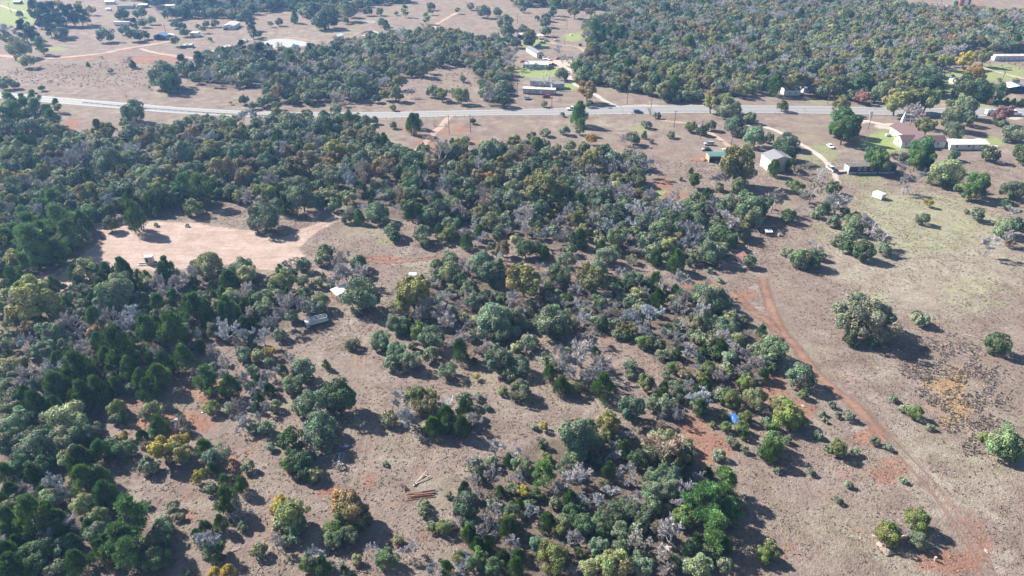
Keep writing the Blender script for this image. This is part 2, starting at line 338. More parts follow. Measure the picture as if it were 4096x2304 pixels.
track('wheel_ruts', [(1500,1620),(1600,1580),(1750,1555),(1900,1560),(2040,1560)], 2.6, TANRUT)
track('dirt_drive', [(2620,445),(2640,475),(2680,487),(2740,492),(2810,512),(2860,545),(2905,575),(2925,605)], 5.0, TAN)
track('wheel_ruts', [(2665,485),(2668,505),(2652,530),(2643,565),(2655,595),(2690,615)], 3.6, TANRUT)
track('dirt_drive', [(2950,498),(3060,508),(3130,535),(3190,570),(3260,610),(3310,655),(3340,700),(3352,735)], 4.4, PALE)
track('wheel_ruts', [(3345,715),(3370,770),(3420,830),(3490,900),(3560,960),(3600,1010),(3610,1045)], 3.4, TANRUT)
track('dirt_track', [(3110,745),(3150,790),(3195,840),(3245,895),(3275,950),(3310,1000),(3370,1040),(3450,1058),(3540,1065)], 3.6, TANRUT)
track('gravel_drive', [(2480,432),(2420,405),(2370,372),(2320,350),(2290,330),(2275,305),(2278,280),(2250,262),(2190,252)], 5.0, PALE)
track('dirt_drive', [(2345,215),(2320,192),(2280,183),(2230,178),(2195,165)], 5.0, TAN)
track('gravel_drive', [(-60,10),(0,22),(60,42),(120,50),(200,52)], 4.4, PALE)
track('dirt_road', [(-40,212),(0,222),(120,234),(250,230),(400,215),(500,195),(600,180),(680,165)], 9, TAN)
track('dirt_road', [(560,195),(640,215),(760,232),(880,246),(980,240),(1050,212),(1200,198),(1330,180),(1420,172),(1540,165),(1640,170),(1700,155),(1725,125),(1745,100),(1790,72),(1830,50)], 7, TAN)
track('gravel_drive', [(3400,462),(3440,480),(3500,492),(3570,505),(3620,515)], 5, PALE)
track('gravel_drive', [(3900,260),(3980,285),(4050,305),(4120,320)], 4, PALE)
# ---------------------------------------------------------------- highway
HW = smooth_line([G(u, v) for u, v in [(-260,360),(0,381),(250,403),(500,424),(750,444),(1024,457),(1300,461),(1600,459),(1900,452),(2200,447),(2500,441),(2800,437),(3100,438),(3400,442),(3700,447),(4096,452),(4500,458)]], 6)
asp, nt, bs = newmat('asphalt')
at = N(nt, 'ShaderNodeAttribute', attribute_name='edge')
lane = ramp(nt, at.outputs['Fac'], [(0.0, (.32, .30, .285)), (.14, (.31, .305, .30)), (.30, (.19, .19, .20)), (.40, (.30, .30, .31)), (.55, (.24, .24, .255)), (.68, (.23, .23, .245)), (.8, (.30, .30, .30)), (1, (.23, .23, .23))])
col = mix(nt, 1.0, lane, ramp(nt, noise(nt, .6, 6, .6), [(.3, (.85, .85, .85)), (.7, (1.1, 1.1, 1.1))]), 'MULTIPLY')
nt.links.new(col, bs.inputs['Base Color']); bs.inputs['Roughness'].default_value = .8
wide = lambda t: 10.5 + 4.0 * min(1, max(0, (t - .50) / .1))
ribbon(HW, 0, .10, asp, 'highway', nacross=24, wfun=wide)
YEL = simple('yellow_paint', (.62, .42, .08), .6, var=.1); WHT = simple('white_paint', (.75, .75, .74), .6, var=.08)
def marking(off, wd, mat, dash=None):
    mb = MB(); n = len(HW)
    for i in range(n - 1):
        if dash and (i // dash) % 2: continue
        pts = []
        for j in (i, i + 1):
            t = (HW[min(j + 1, n - 1)] - HW[max(j - 1, 0)]).normalized(); nr = Vector((-t.y, t.x, 0)); o_ = off(j / (n - 1))
            pts += [HW[j] + nr * (o_ - wd / 2), HW[j] + nr * (o_ + wd / 2)]
        mb.poly([(p.x, p.y, .112) for p in pts], [(0, 2, 3, 1)])
    tagg(mb.build('road_marking', mat), kind='structure')
marking(lambda t: -.16, .14, YEL); marking(lambda t: .16, .14, YEL)
marking(lambda t: wide(t) / 2 - 1.3, .2, WHT); marking(lambda t: -wide(t) / 2 + 1.3, .2, WHT)
# grassless shoulder gravel beside the asphalt
ribbon(HW, 0, .05, dirt_mat('shoulder', (.42, .36, .29), (.52, .45, .37), soft=.2), 'road_shoulder', nacross=12, wfun=lambda t: wide(t) + 3.0)
# ---------------------------------------------------------------- ponds
wm, nt, bs = newmat('pond_water')
c = ramp(nt, noise(nt, .05, 3, .5, dist=.8), [(.35, (.50, .42, .35)), (.6, (.48, .48, .48))])
nt.links.new(c, bs.inputs['Base Color']); bs.inputs['Roughness'].default_value = .06; bs.inputs['Specular IOR Level'].default_value = .8
bump(nt, noise(nt, 1.5, 3, .5), .04, .05, bs)
def pond(pts, z=.06):
    L = smooth_line([G(u, v) for u, v in pts] + [G(*pts[0])], 2)[:-1]
    me = bpy.data.meshes.new('pond'); me.from_pydata([(p.x, p.y, z) for p in L], [], [tuple(range(len(L)))]); me.materials.append(wm)
    if me.polygons[0].normal.z < 0: me.flip_normals()
    return tagg(obj('pond', me), kind='structure')
pond([(1008,180),(1040,170),(1090,158),(1140,155),(1200,163),(1238,173),(1225,180),(1190,187),(1120,190),(1050,190)])
pond([(948,170),(955,160),(985,156),(1012,158),(1000,163),(975,168),(960,173)])
pond([(1445,144),(1475,132),(1490,122),(1515,130),(1524,141),(1505,147),(1475,148)])
pond([(860,194),(880,188),(905,181),(925,180),(920,185),(890,191),(865,196)])
pond([(1445,84),(1470,82),(1500,86),(1490,92),(1455,90)])
def berm(pts, w, h):
    L = smooth_line([G(u, v) for u, v in pts], 2); V = []; n = 9
    for i, p in enumerate(L):
        t = (L[min(i + 1, len(L) - 1)] - L[max(i - 1, 0)]).normalized(); nr = Vector((-t.y, t.x, 0))
        e = min(1, i / 5, (len(L) - 1 - i) / 5)
        for k in range(n):
            f = -1 + 2 * k / (n - 1); q = p + nr * f * w / 2; V.append((q.x, q.y, .01 + h * e * (1 - f * f) ** 1.2 - (.05 if abs(f) == 1 else 0)))
    Q = [(i * n + k, i * n + k + 1, (i + 1) * n + k + 1, (i + 1) * n + k) for i in range(len(L) - 1) for k in range(n - 1)]
    return tagg(obj('earth_bank', mesh_np('earth_bank', V, Q, [BANK], smooth=True)), kind='structure')
BANK = simple('bank_soil', (.34, .22, .16), .95, var=.3, scale=.6, dirt=(.26, .21, .13))
berm([(830,205),(900,206),(980,196),(1060,201),(1160,199),(1240,188),(1262,172)], 9, 1.5)
berm([(1420,138),(1460,128),(1486,118)], 5, 1.2)
berm([(1140,150),(1190,154),(1235,162)], 4, .8)
TREE_DATA = {
(0,3):"L 100 150 150,L 330 130 170,L 640 60 150,W 720 230 110,C 800 290 110,C 1010 200 95,L 1110 110 80,K 1240 170 110,Y 1240 40 60,C 1430 60 60,P 1530 20 60,Y 1640 170 140,Y 1810 90 100,O 1790 210 120,L 2170 230 125,C 2050 160 75,C 2120 370 50,S 1480 340 100,Y 2000 450 75,L 2100 570 65,C 2250 480 50,S 2320 450 35,S 2500 350 70,C 2430 540 70,C 2290 700 100,G 2380 750 90,S 2440 950 60,C 2220 930 65,C 2060 970 60,C 1980 1050 60,G 2120 1130 130,K 2130 1200 110,C 1060 640 110,C 820 480 125,C 1020 460 80,C 790 360 90,G 560 500 110,G 230 560 70,C 110 600 70,T 290 680 110,O 60 780 110,W 840 720 110,W 990 860 110,C 340 880 150,C 80 900 110,C 560 870 80,G 640 940 80,L 960 1010 120,C 600 980 80,G 480 1080 90,C 160 1110 60,C 730 1110 70,L 620 1170 110,C 50 1240 110,C 750 1310 110,S 560 1370 90,P 1300 900 190,P 1190 1080 150,P 1290 1200 140,L 1640 960 110,K 1560 1120 120,K 1560 1290 130,S 1390 790 35,S 1470 730 45,S 1745 750 75,S 1800 850 55,Y 2280 1420 90,Y 2150 1430 70,L 1900 1420 50,C 150 1400 130,G 700 880 60,G 760 950 50,K 420 60 120,K 180 330 130,K 400 330 110,C 330 420 80,C 60 1030 80,K 300 1200 120,K 330 1350 110",
(1,3):"Q 350 100 140,L 640 80 150,S 150 150 50,E 330 330 100,K 460 300 120,K 480 400 90,W 590 420 80,L 420 260 80,S 1300 320 30,M 1480 540 26,L 2220 330 90,G 2200 300 80,G 2360 440 90,G 2220 550 110,C 2100 590 60,L 2110 760 150,S 1690 730 60,L 1690 800 60,S 1935 630 42,C 2450 590 45,G 2390 780 110,O 2530 890 90,C 2540 960 80,L 1755 950 60,E 1880 970 75,S 1950 920 45,C 2150 1030 70,G 2300 1010 120,C 2340 1120 65,C 2220 1130 60,E 2220 1270 105,G 2110 1330 90,E 2050 1260 70,C 1920 1380 70,S 1860 1300 35,G 1780 1420 80,C 2490 1250 60,G 2560 1130 70,L 2560 560 60,O 370 830 165,Y 240 760 100,W 250 930 85,L 400 1050 80,G 200 1110 90,L 290 1100 60,K 400 940 110,W 30 1190 80,R 870 720 130,B 960 760 170,B 1040 860 110,K 1080 880 90,E 790 970 115,L 780 1080 100,L 940 1020 90,O 860 850 120,G 580 1240 95,E 520 1350 100,C 670 1370 80,L 760 1380 60,G 870 1320 60,C 880 1390 40,G 1180 1180 75,K 1310 1290 115,W 1000 1290 60,G 1540 1160 90,W 1440 1090 55,S 940 1420 40",
(2,3):"G 40 200 80,L 90 340 100,G 40 470 70,L 30 580 60,Y 130 600 70,L 640 60 190,L 800 90 120,O 920 60 80,P 320 400 120,E 350 260 60,W 640 230 110,L 540 350 90,G 720 400 125,G 700 480 90,G 1010 130 60,G 1040 240 60,C 1130 170 70,T 1560 190 210,W 1530 140 170,O 1660 240 120,L 1760 120 80,K 1740 240 110,K 1280 270 100,G 940 310 45,G 1200 420 100,G 1070 430 70,G 1010 610 90,G 1250 650 95,L 1460 450 120,L 1600 430 110,L 1400 600 110,L 1560 560 110,G 1690 580 80,G 1900 510 105,P 2140 490 130,P 1960 690 170,P 2200 800 110,P 1830 700 110,P 2050 960 130,P 2060 1100 110,P 2120 620 110,E 1720 850 120,G 1680 700 70,L 1400 740 110,L 1240 800 120,L 1330 870 110,L 1000 830 120,L 1100 740 90,K 880 880 80,K 1080 900 90,W 520 900 90,O 480 980 80,C 350 900 80,K 600 820 100,K 680 760 80,G 690 670 70,G 180 800 80,W 100 830 50,C 80 740 50,G 770 730 30,K 720 950 120,K 900 1000 110,L 1080 1010 110,T 1310 1080 140,G 1590 1050 180,T 1500 1000 110,K 1820 1190 110,C 1840 1120 70,L 1090 1160 90,W 1110 1200 60,L 880 1160 110,G 960 1090 50,E 400 1260 145,E 680 1200 62,G 30 1140 80,C 60 1240 60,C 40 1380 90,G 450 1380 60,G 630 1390 60,W 1030 1340 170,W 770 1370 100,L 1310 1380 110,L 1280 1250 80,W 1870 1360 140,S 2140 1350 90,E 2530 1230 85,G 1560 1350 70,L 1640 1300 80,S 2210 100 60,S 2090 230 70,L 2340 180 45,K 2530 200 70,S 2290 690 30,C 2340 30 40",
(3,3):"K 60 110 120,C 20 220 80,L 190 80 45,S 500 25 50,S 460 40 35,S 590 160 35,E 710 180 92,G 730 150 50,S 870 200 50,S 1070 95 50,S 1205 150 42,S 90 390 40,S 430 400 48,S 815 535 40,S 1355 480 38,S 705 685 48,E 1215 1030 120,G 1250 960 80,E 1485 890 120,G 1500 880 65,L 1500 1090 90,G 1450 1020 50,W 2380 120 160,K 2440 190 120,E 2180 50 60,E 30 1230 80,W 10 1120 60",
(0,2):"O 330 130 230,W 60 80 80,O 560 260 100,O 130 330 100,S 680 100 70,C 940 140 55,L 860 50 100,W 1190 80 180,L 1060 130 110,C 960 320 80,G 740 350 120,G 700 270 70,L 820 240 60,G 1290 290 115,G 1140 300 100,G 1200 430 100,L 1440 260 70,K 1400 130 100,G 1700 50 100,L 1560 120 80,C 1590 170 80,C 1480 440 115,C 1740 450 140,C 1760 120 60,C 1950 210 125,L 1700 270 90,C 2060 250 100,G 1990 510 85,L 2000 560 50,L 2160 420 90,G 2260 420 140,C 2020 590 50,W 2330 110 100,C 2300 250 105,L 2200 180 80,G 2490 470 80,C 2530 540 50,G 2480 50 90,G 2510 260 80,B 300 400 100,B 370 330 90,L 520 460 130,G 520 520 80,G 300 540 100,L 650 560 90,S 60 490 90,L 60 590 100,L 430 640 120,G 830 640 80,G 860 540 80,B 940 470 80,L 960 530 60,G 2150 640 85,G 2270 770 105,L 2150 800 60,G 2270 880 70,G 2400 550 60,L 2450 660 85,C 1210 640 145,C 1100 600 100,E 1270 690 120,G 1260 690 60,L 1300 520 80,G 1530 680 80,C 1660 780 90,C 1840 710 95,G 1790 630 60,C 1530 780 80,E 1500 850 100,C 1600 900 105,C 1430 920 90,C 1310 820 90,C 1490 1030 95,L 1310 1010 65,L 1300 920 60,G 1300 880 50,C 1150 990 70,G 1150 850 60,C 800 850 135,C 940 870 70,L 650 860 100,C 700 930 100,L 880 780 100,G 540 800 100,G 700 720 85,C 570 1000 110,L 450 950 110,W 130 790 130,L 110 870 110,G 250 950 140,L 60 1010 110,L 110 1100 110,L 80 1230 110,L 180 1340 130,K 290 1350 80,C 350 1190 100,G 500 1110 70,C 970 1050 100,C 820 1090 100,R 700 1120 50,R 560 1150 45,C 800 1190 80,W 640 1320 195,E 1180 1210 85,C 1250 1300 50,L 1160 1320 60,W 1550 1260 105,C 1610 1390 85,S 1440 1260 55,G 1810 1370 75,C 1830 1310 45,P 2060 900 110,P 2120 1000 80,E 2130 1200 78,C 2310 1010 92,G 2470 920 80,L 2500 990 60,G 2400 1220 90,L 2310 1200 70,G 2430 1350 80,L 2540 820 70,G 2550 1180 60,S 1880 1430 55,L 2550 1400 60,K 20 700 60,T 1060 1010 55,K 360 30 70",
(1,2):"L 60 100 110,W 90 180 90,G 290 170 130,G 200 280 120,B 370 60 65,L 470 50 60,G 500 170 100,W 640 140 95,L 640 200 70,L 500 190 70,L 360 280 70,G 80 490 100,L 220 480 70,Y 150 640 65,W 40 680 80,L 130 740 60,G 340 720 60,G 70 880 80,G 190 840 70,C 270 840 50,L 480 850 125,L 370 970 105,C 20 900 50,G 50 1010 80,C 130 1030 50,C 30 1110 50,L 190 1180 65,G 90 1200 65,C 10 1200 40,G 30 1320 70,L 100 1400 85,L 1060 80 165,K 1140 130 100,S 980 570 65,C 935 580 32,E 960 625 22,C 705 775 38,L 560 1170 145,K 840 1110 180,L 730 1060 90,L 480 1200 100,L 640 1370 150,L 1250 530 105,L 1410 640 105,L 1360 750 85,L 1560 730 105,L 1580 580 55,L 1760 660 88,L 1940 830 92,Y 2220 890 38,E 2480 1030 52,O 1590 60 190,O 1450 170 100,O 1380 230 60,L 1400 350 100,K 1480 370 90,G 1650 200 115,B 1720 270 60,G 1850 260 120,G 1790 160 90,L 1770 480 125,E 1640 430 90,G 1900 360 90,G 2060 530 105,C 2050 640 85,L 2150 480 60,G 2160 370 70,L 2390 300 185,L 2440 430 120,G 2300 600 90,L 2450 730 145,L 2180 150 90,G 2110 100 80,C 2190 740 30,G 2030 230 60,L 2110 40 80,K 2300 60 60,L 1850 130 60,G 1900 80 60,O 1600 1110 115,O 1740 1090 105,G 1420 1150 90,L 1340 1300 85,L 1640 1030 60,B 1720 1220 130,G 1530 1340 115,G 1560 1290 90,C 1900 1330 95,G 1800 1300 70,C 1770 1400 80,L 2100 1130 85,C 2090 1220 70,L 2180 1250 70,G 2200 1330 85,L 2120 1340 80,C 2070 1420 80,G 2200 1120 45,S 2320 1200 42,S 2230 1090 48,L 2540 860 80",
(2,2):"L 20 300 110,T 80 140 80,G 20 100 70,L 160 550 88,L 400 330 175,K 460 400 110,L 80 770 115,L 90 1020 115,T 160 880 45,G 270 160 50,G 410 130 60,C 580 130 50,G 670 170 60,G 760 170 50,G 700 290 90,L 620 340 60,L 880 140 90,G 940 280 80,T 1050 240 90,G 1060 170 60,C 930 370 50,L 1040 380 70,G 1190 320 100,O 1110 400 65,O 1220 410 65,C 1290 320 42,L 1150 250 50,W 1290 190 75,L 1180 130 80,W 1260 60 80,C 1460 100 70,G 1410 260 115,G 1640 230 100,W 1640 130 85,G 1760 100 70,G 1360 440 90,E 1330 540 80,G 1560 470 80,L 1960 100 160,L 2080 150 110,G 1900 260 105,W 1900 340 105,L 2080 370 110,W 2180 290 85,L 2200 400 90,W 2000 520 85,G 2120 500 80,C 2110 600 65,E 2260 560 75,G 1650 520 80,L 1590 650 75,G 1760 680 90,E 1640 790 75,T 1700 870 85,G 1860 800 60,E 1970 830 90,O 1900 890 60,G 2120 880 92,C 1940 1000 65,G 2250 620 70,L 2200 700 85,G 2370 680 80,L 2450 620 85,G 2440 790 90,G 2280 830 70,L 2360 880 70,E 2350 960 85,L 2540 740 80,L 2550 620 80,O 1350 960 90,Y 1350 1010 45,G 1420 1010 55,S 1190 780 72,S 1180 870 52,W 370 720 80,O 400 790 60,C 380 870 60,G 470 640 70,W 550 640 60,G 560 780 125,G 680 640 105,G 880 760 105,G 900 850 105,G 620 870 105,G 780 880 105,C 500 990 75,E 640 1000 75,C 920 1000 105,C 840 650 42,T 780 470 95,L 1210 1230 145,L 1530 1180 105,L 1430 1180 90,L 1680 1050 90,G 1890 1100 105,L 1880 1160 105,C 1890 1220 60,G 1510 1310 70,G 1640 1270 80,L 1600 1230 65,E 2210 1120 95,W 2450 1120 115,E 2110 1280 45,E 2350 1300 70,O 970 1370 120,L 760 1400 100,R 650 1350 55,S 230 1400 38,Y 320 1390 50,W 960 1330 100,T 1520 1420 75,T 1250 1430 60,E 2300 1400 70,E 2150 1400 55,L 2560 1350 65,E 2020 1370 35",
(3,2):"K 820 510 75,K 1090 550 65,E 1030 605 20,S 1520 310 95,K 2320 560 112,L 60 620 145,K 40 800 60,L 350 880 135,E 350 1070 52,S 650 1180 40,S 545 1260 40,S 570 1330 33,S 705 1280 38,S 815 1290 58,S 1250 1110 48,S 1390 1210 65,E 1490 1260 72,S 1630 1400 42,E 200 1280 150,W 130 1180 105,E 300 1330 85,E 50 1380 60",
(0,1):"L 160 80 120,O 160 120 110,O 480 70 110,G 780 130 120,G 680 180 90,G 560 220 90,B 420 150 80,L 1080 180 140,L 900 160 90,L 1300 170 110,K 320 200 110,L 1410 300 90,W 1440 330 100,L 1560 330 120,W 1680 320 110,G 1330 40 80,W 1170 60 60,O 970 40 80,K 830 370 140,L 1950 250 100,P 1860 400 110,P 2010 420 120,B 2230 270 120,B 2480 320 110,L 2330 480 90,G 2510 540 90,O 900 480 125,Y 880 540 55,O 990 510 80,G 1090 590 90,R 600 310 55,M 430 375 30,M 520 410 35,T 470 460 90,G 330 430 70,L 150 450 120,L 90 540 80,L 250 560 80,L 1130 490 90,L 730 540 80,K 730 610 80,P 540 560 90,P 440 640 80,L 350 600 60,G 80 660 80,T 130 650 50,L 60 740 70,L 1450 430 90,K 1620 520 130,K 1450 520 90,C 1300 570 90,C 1530 600 70,E 1450 530 60,C 1570 690 35,E 1955 630 98,K 1780 560 80,K 1080 690 90,K 880 690 110,P 260 750 90,P 600 780 125,P 320 830 120,P 700 850 110,C 810 790 80,L 870 920 55,P 130 890 90,P 40 940 90,P 320 1000 140,P 240 930 110,P 700 940 110,C 570 1090 95,L 460 1100 60,P 350 1110 100,P 250 1230 90,L 140 1120 80,L 40 1120 80,C 120 1350 80,W 230 1420 90,L 360 1420 70,K 40 1280 90,S 1030 750 20,E 1110 810 80,C 1360 760 100,S 1300 800 50,S 1570 810 25,S 1885 820 20,W 870 1260 120,K 960 1270 80,C 1230 1290 85,W 1200 1370 105,K 1320 1400 70,C 1690 1300 90,O 1650 1340 80,W 1480 1390 60,G 1800 1400 100,G 1740 1330 70,W 2100 1220 130,W 1980 1220 75,G 1930 1320 80,L 2430 1230 110,W 2480 1320 100,K 2300 1320 85,C 2300 1380 85,L 1180 1420 110,G 1740 130 80,L 1850 90 100,W 2100 100 100,L 2160 230 100,B 1600 60 70,L 2400 120 110,O 2120 40 90,L 2200 420 80",
(1,1):"O 80 70 110,L 100 170 90,L 200 130 80,G 240 60 90,B 330 90 80,O 550 60 80,B 520 150 110,B 400 260 110,L 200 300 90,L 60 330 90,L 430 440 130,L 470 560 135,E 130 490 95,W 250 440 70,C 310 490 40,L 210 610 75,L 80 730 155,C 300 630 65,R 700 200 80,R 830 140 40,O 800 60 110,O 1000 80 100,L 900 240 80,G 920 330 90,G 760 320 70,T 1080 270 100,R 1250 250 105,R 1350 210 70,T 1300 290 90,T 1100 360 80,K 1550 140 130,K 1550 230 140,L 1270 110 80,L 1360 130 80,G 1850 90 120,O 1780 330 60,K 1600 320 100,W 690 500 70,O 870 520 60,L 780 500 50,K 800 600 80,K 620 560 80,Y 1450 470 55,T 1450 500 65,L 1200 410 60,K 1160 490 55,L 1330 520 80,G 1270 530 60,L 1550 490 90,T 1040 520 60,R 965 600 42,L 950 660 60,G 990 670 60,G 1080 640 50,K 920 740 60,C 1040 740 48,C 1165 600 40,L 1220 680 110,L 1250 740 80,Q 1570 660 118,G 1420 650 60,G 1650 760 60,G 1860 490 110,C 1830 560 60,G 2040 660 88,C 1930 610 28,T 1880 650 50,L 1880 740 80,T 2290 600 95,Y 2290 660 70,G 2290 480 75,R 2370 360 75,O 2080 260 90,L 1990 220 80,L 2010 110 90,L 2350 90 100,G 2240 240 100,O 2500 200 90,L 2450 300 60,L 2440 560 90,L 2520 540 80,L 2550 430 70,L 1950 420 90,L 1370 860 85,K 1390 930 65,L 1680 910 92,K 1710 990 60,O 1870 940 58,L 1950 830 98,E 1960 900 80,C 1840 880 48,C 2040 770 38,G 2120 930 75,C 2120 1000 55,L 2250 760 85,G 2200 840 65,C 2250 900 55,G 2270 950 60,L 2440 860 65,L 2420 920 50,G 2530 880 60,B 2480 1050 80,O 2360 1030 48,W 690 1070 85,W 670 1140 80,G 840 1180 95,K 1030 1190 85,G 920 1290 125,G 820 1330 100,G 1080 1320 88,K 1040 1260 80,L 470 1200 80,S 290 1200 28,C 240 1265 38,T 350 1190 50,K 360 1300 60,W 260 1390 120,W 460 1370 65,C 680 1340 28,L 620 1400 60,L 760 1420 50,C 1000 1380 38,L 1010 1430 60,L 1950 1170 98,W 1820 1210 75,W 1960 1290 105,G 2090 1230 65,L 2280 1200 125,L 2330 1300 115,K 2050 1360 85,O 2540 1330 60,G 2520 1180 38",
(2,1):"O 330 430 200,B 440 330 110,O 470 500 110,L 30 450 90,W 130 560 95,W 170 640 80,Y 410 700 48,G 600 710 90,L 610 470 90,L 620 380 60,C 680 600 72,G 470 770 70,G 70 790 70,L 250 770 80,G 160 860 70,T 830 690 90,G 810 780 90,L 820 540 105,O 820 130 105,O 780 200 105,L 920 100 90,L 1020 150 90,G 1040 270 90,G 1230 130 80,G 1340 220 90,L 1180 200 80,T 890 390 90,G 1010 440 90,G 1090 520 110,G 1200 480 100,G 1380 560 80,L 950 520 80,L 1130 640 100,G 1280 690 120,L 980 680 90,L 1350 780 110,L 1480 690 60,L 1600 760 100,G 1700 640 80,G 1580 640 50,L 1850 560 78,C 1960 530 58,E 1920 610 58,G 2040 640 110,L 2380 640 145,L 2400 720 125,L 2500 640 110,G 2200 800 120,L 1850 790 100,L 1500 850 110,L 1650 850 90,G 1820 910 120,L 2060 850 80,K 2100 900 100,K 2180 960 100,L 2000 1080 130,L 1850 1130 80,L 1240 870 60,W 1250 850 50,G 1150 940 60,L 1100 830 60,W 1000 830 40,L 1400 960 90,L 1530 950 80,L 1300 1010 80,G 1230 1070 60,W 1200 1150 55,T 1210 1190 50,C 1440 1150 58,L 1360 1090 60,C 1650 1190 75,L 1560 1140 60,L 1700 1110 60,L 1790 1180 50,K 140 1060 105,L 250 1040 80,G 330 930 90,G 540 890 90,C 690 960 68,L 590 1060 70,L 550 1170 92,C 330 1100 48,W 40 960 60,L 860 900 50,W 900 970 65,C 900 1030 48,E 1040 1070 58,L 950 1120 108,L 900 1250 65,T 400 60 60,T 150 90 90,L 200 200 90,K 480 230 80,L 60 300 90,O 2250 210 190,O 2330 290 120,G 2100 350 80,L 2090 430 48,W 2290 440 95,Q 1840 370 64,C 1805 270 22,S 1700 350 25,O 120 1350 190,K 480 1320 118,L 860 1270 105,O 820 1360 155,L 1200 1380 110,G 1700 1380 88,C 1740 1340 28,C 1450 1390 60,L 2390 1180 72,S 1830 1280 20,S 1990 1270 35,S 2090 1370 30",
(3,1):"K 170 60 125,C 60 250 58,C 230 220 50,T 280 260 60,T 400 230 55,E 290 430 70,S 210 400 35,K 660 430 72,T 450 480 105,G 700 600 115,C 590 640 48,L 510 690 60,K 770 660 48,G 60 560 110,K 190 720 80,G 330 660 50,L 670 780 68,W 860 800 105,G 1000 800 100,O 870 720 58,G 1110 930 105,L 820 930 90,K 800 1030 78,K 960 1070 105,L 700 970 60,L 1180 1060 70,C 1060 860 42,L 330 1150 105,K 430 1150 105,L 520 1110 60,G 490 1050 48,G 440 990 38,S 200 1090 60,Q 1080 130 105,Q 1130 190 100,Q 1530 100 120,Q 1600 160 100,Q 1490 170 90,K 1860 110 58,L 1350 130 58,L 1270 110 38,W 1800 290 145,W 1720 330 100,O 1930 430 58,Q 2100 400 120,Q 2050 480 80,O 2060 510 65,Q 2560 90 90,L 2240 90 88,G 1390 400 78,G 1340 240 58,G 1540 310 48,Y 1625 590 42,L 1550 745 68,L 2130 710 72,S 2000 680 28,L 2380 830 105,L 2460 460 105,L 2540 430 75,G 2460 690 68,L 2500 790 75,E 2540 800 50,G 2420 930 68,G 2210 1030 85,K 2400 600 58,X 2430 1010 48",
(0,0):"p 350 110 68,p 430 130 75,p 530 120 75,p 630 130 75,p 720 140 68,p 800 140 68,p 860 160 48,p 390 190 55,Y 580 30 48,Y 910 100 45,Y 780 40 40,S 200 150 35,p 490 270 58,p 620 260 58,L 600 330 68,p 240 300 75,p 330 340 58,G 60 330 80,L 60 370 68,W 190 480 105,P 410 440 62,W 270 610 78,L 50 830 68,L 150 850 48,L 420 885 33,L 270 240 28,p 1350 230 42,L 1430 230 48,L 1250 290 58,L 1060 350 78,L 1340 350 72,L 1450 350 48,L 1230 130 58,K 1210 150 58,L 1410 120 68,L 1520 200 48,L 1700 130 68,L 1780 120 68,L 1850 110 68,L 1760 240 48,K 1830 260 48,L 1850 320 52,O 1760 410 48,L 1980 260 25,O 2040 290 38,L 2080 240 38,L 2160 230 42,L 2110 395 24,p 2430 465 46,p 2520 220 48,p 2540 310 44,P 2250 540 42,C 2430 550 26,C 2170 550 14,p 1830 620 58,p 2000 590 62,L 1930 690 82,L 1650 750 145,K 1700 830 105,L 2060 720 58,W 2170 700 55,L 2280 740 72,L 2370 700 58,L 2480 770 88,Y 2510 620 38,L 2540 680 58,G 1290 610 48,C 1330 650 28,L 1115 710 28,G 1020 580 28,C 885 650 16,L 2450 1000 58,L 2540 1060 48,Y 1500 880 18,Y 2320 1030 20,K 1350 1130 108,L 1290 1130 75,G 1380 1030 42,S 1250 1230 55,P 350 970 55,P 220 1000 48,P 570 1060 42,P 100 1070 88,P 250 1090 88,P 370 1110 78,P 40 1180 88,P 170 1150 88,P 480 1140 78,P 540 1190 68,L 330 1310 148,O 570 1330 88,O 730 1360 62,C 990 1300 62,K 100 1310 105,S 1760 1290 42,L 1300 1340 88,L 1500 1330 78,W 1390 1400 55,L 1650 1300 68,L 2010 1290 48,L 2100 1340 58,L 2290 1260 98,L 2520 1310 58,T 870 1330 38,L 850 1400 78,L 500 1430 88,X 1950 1220 38",
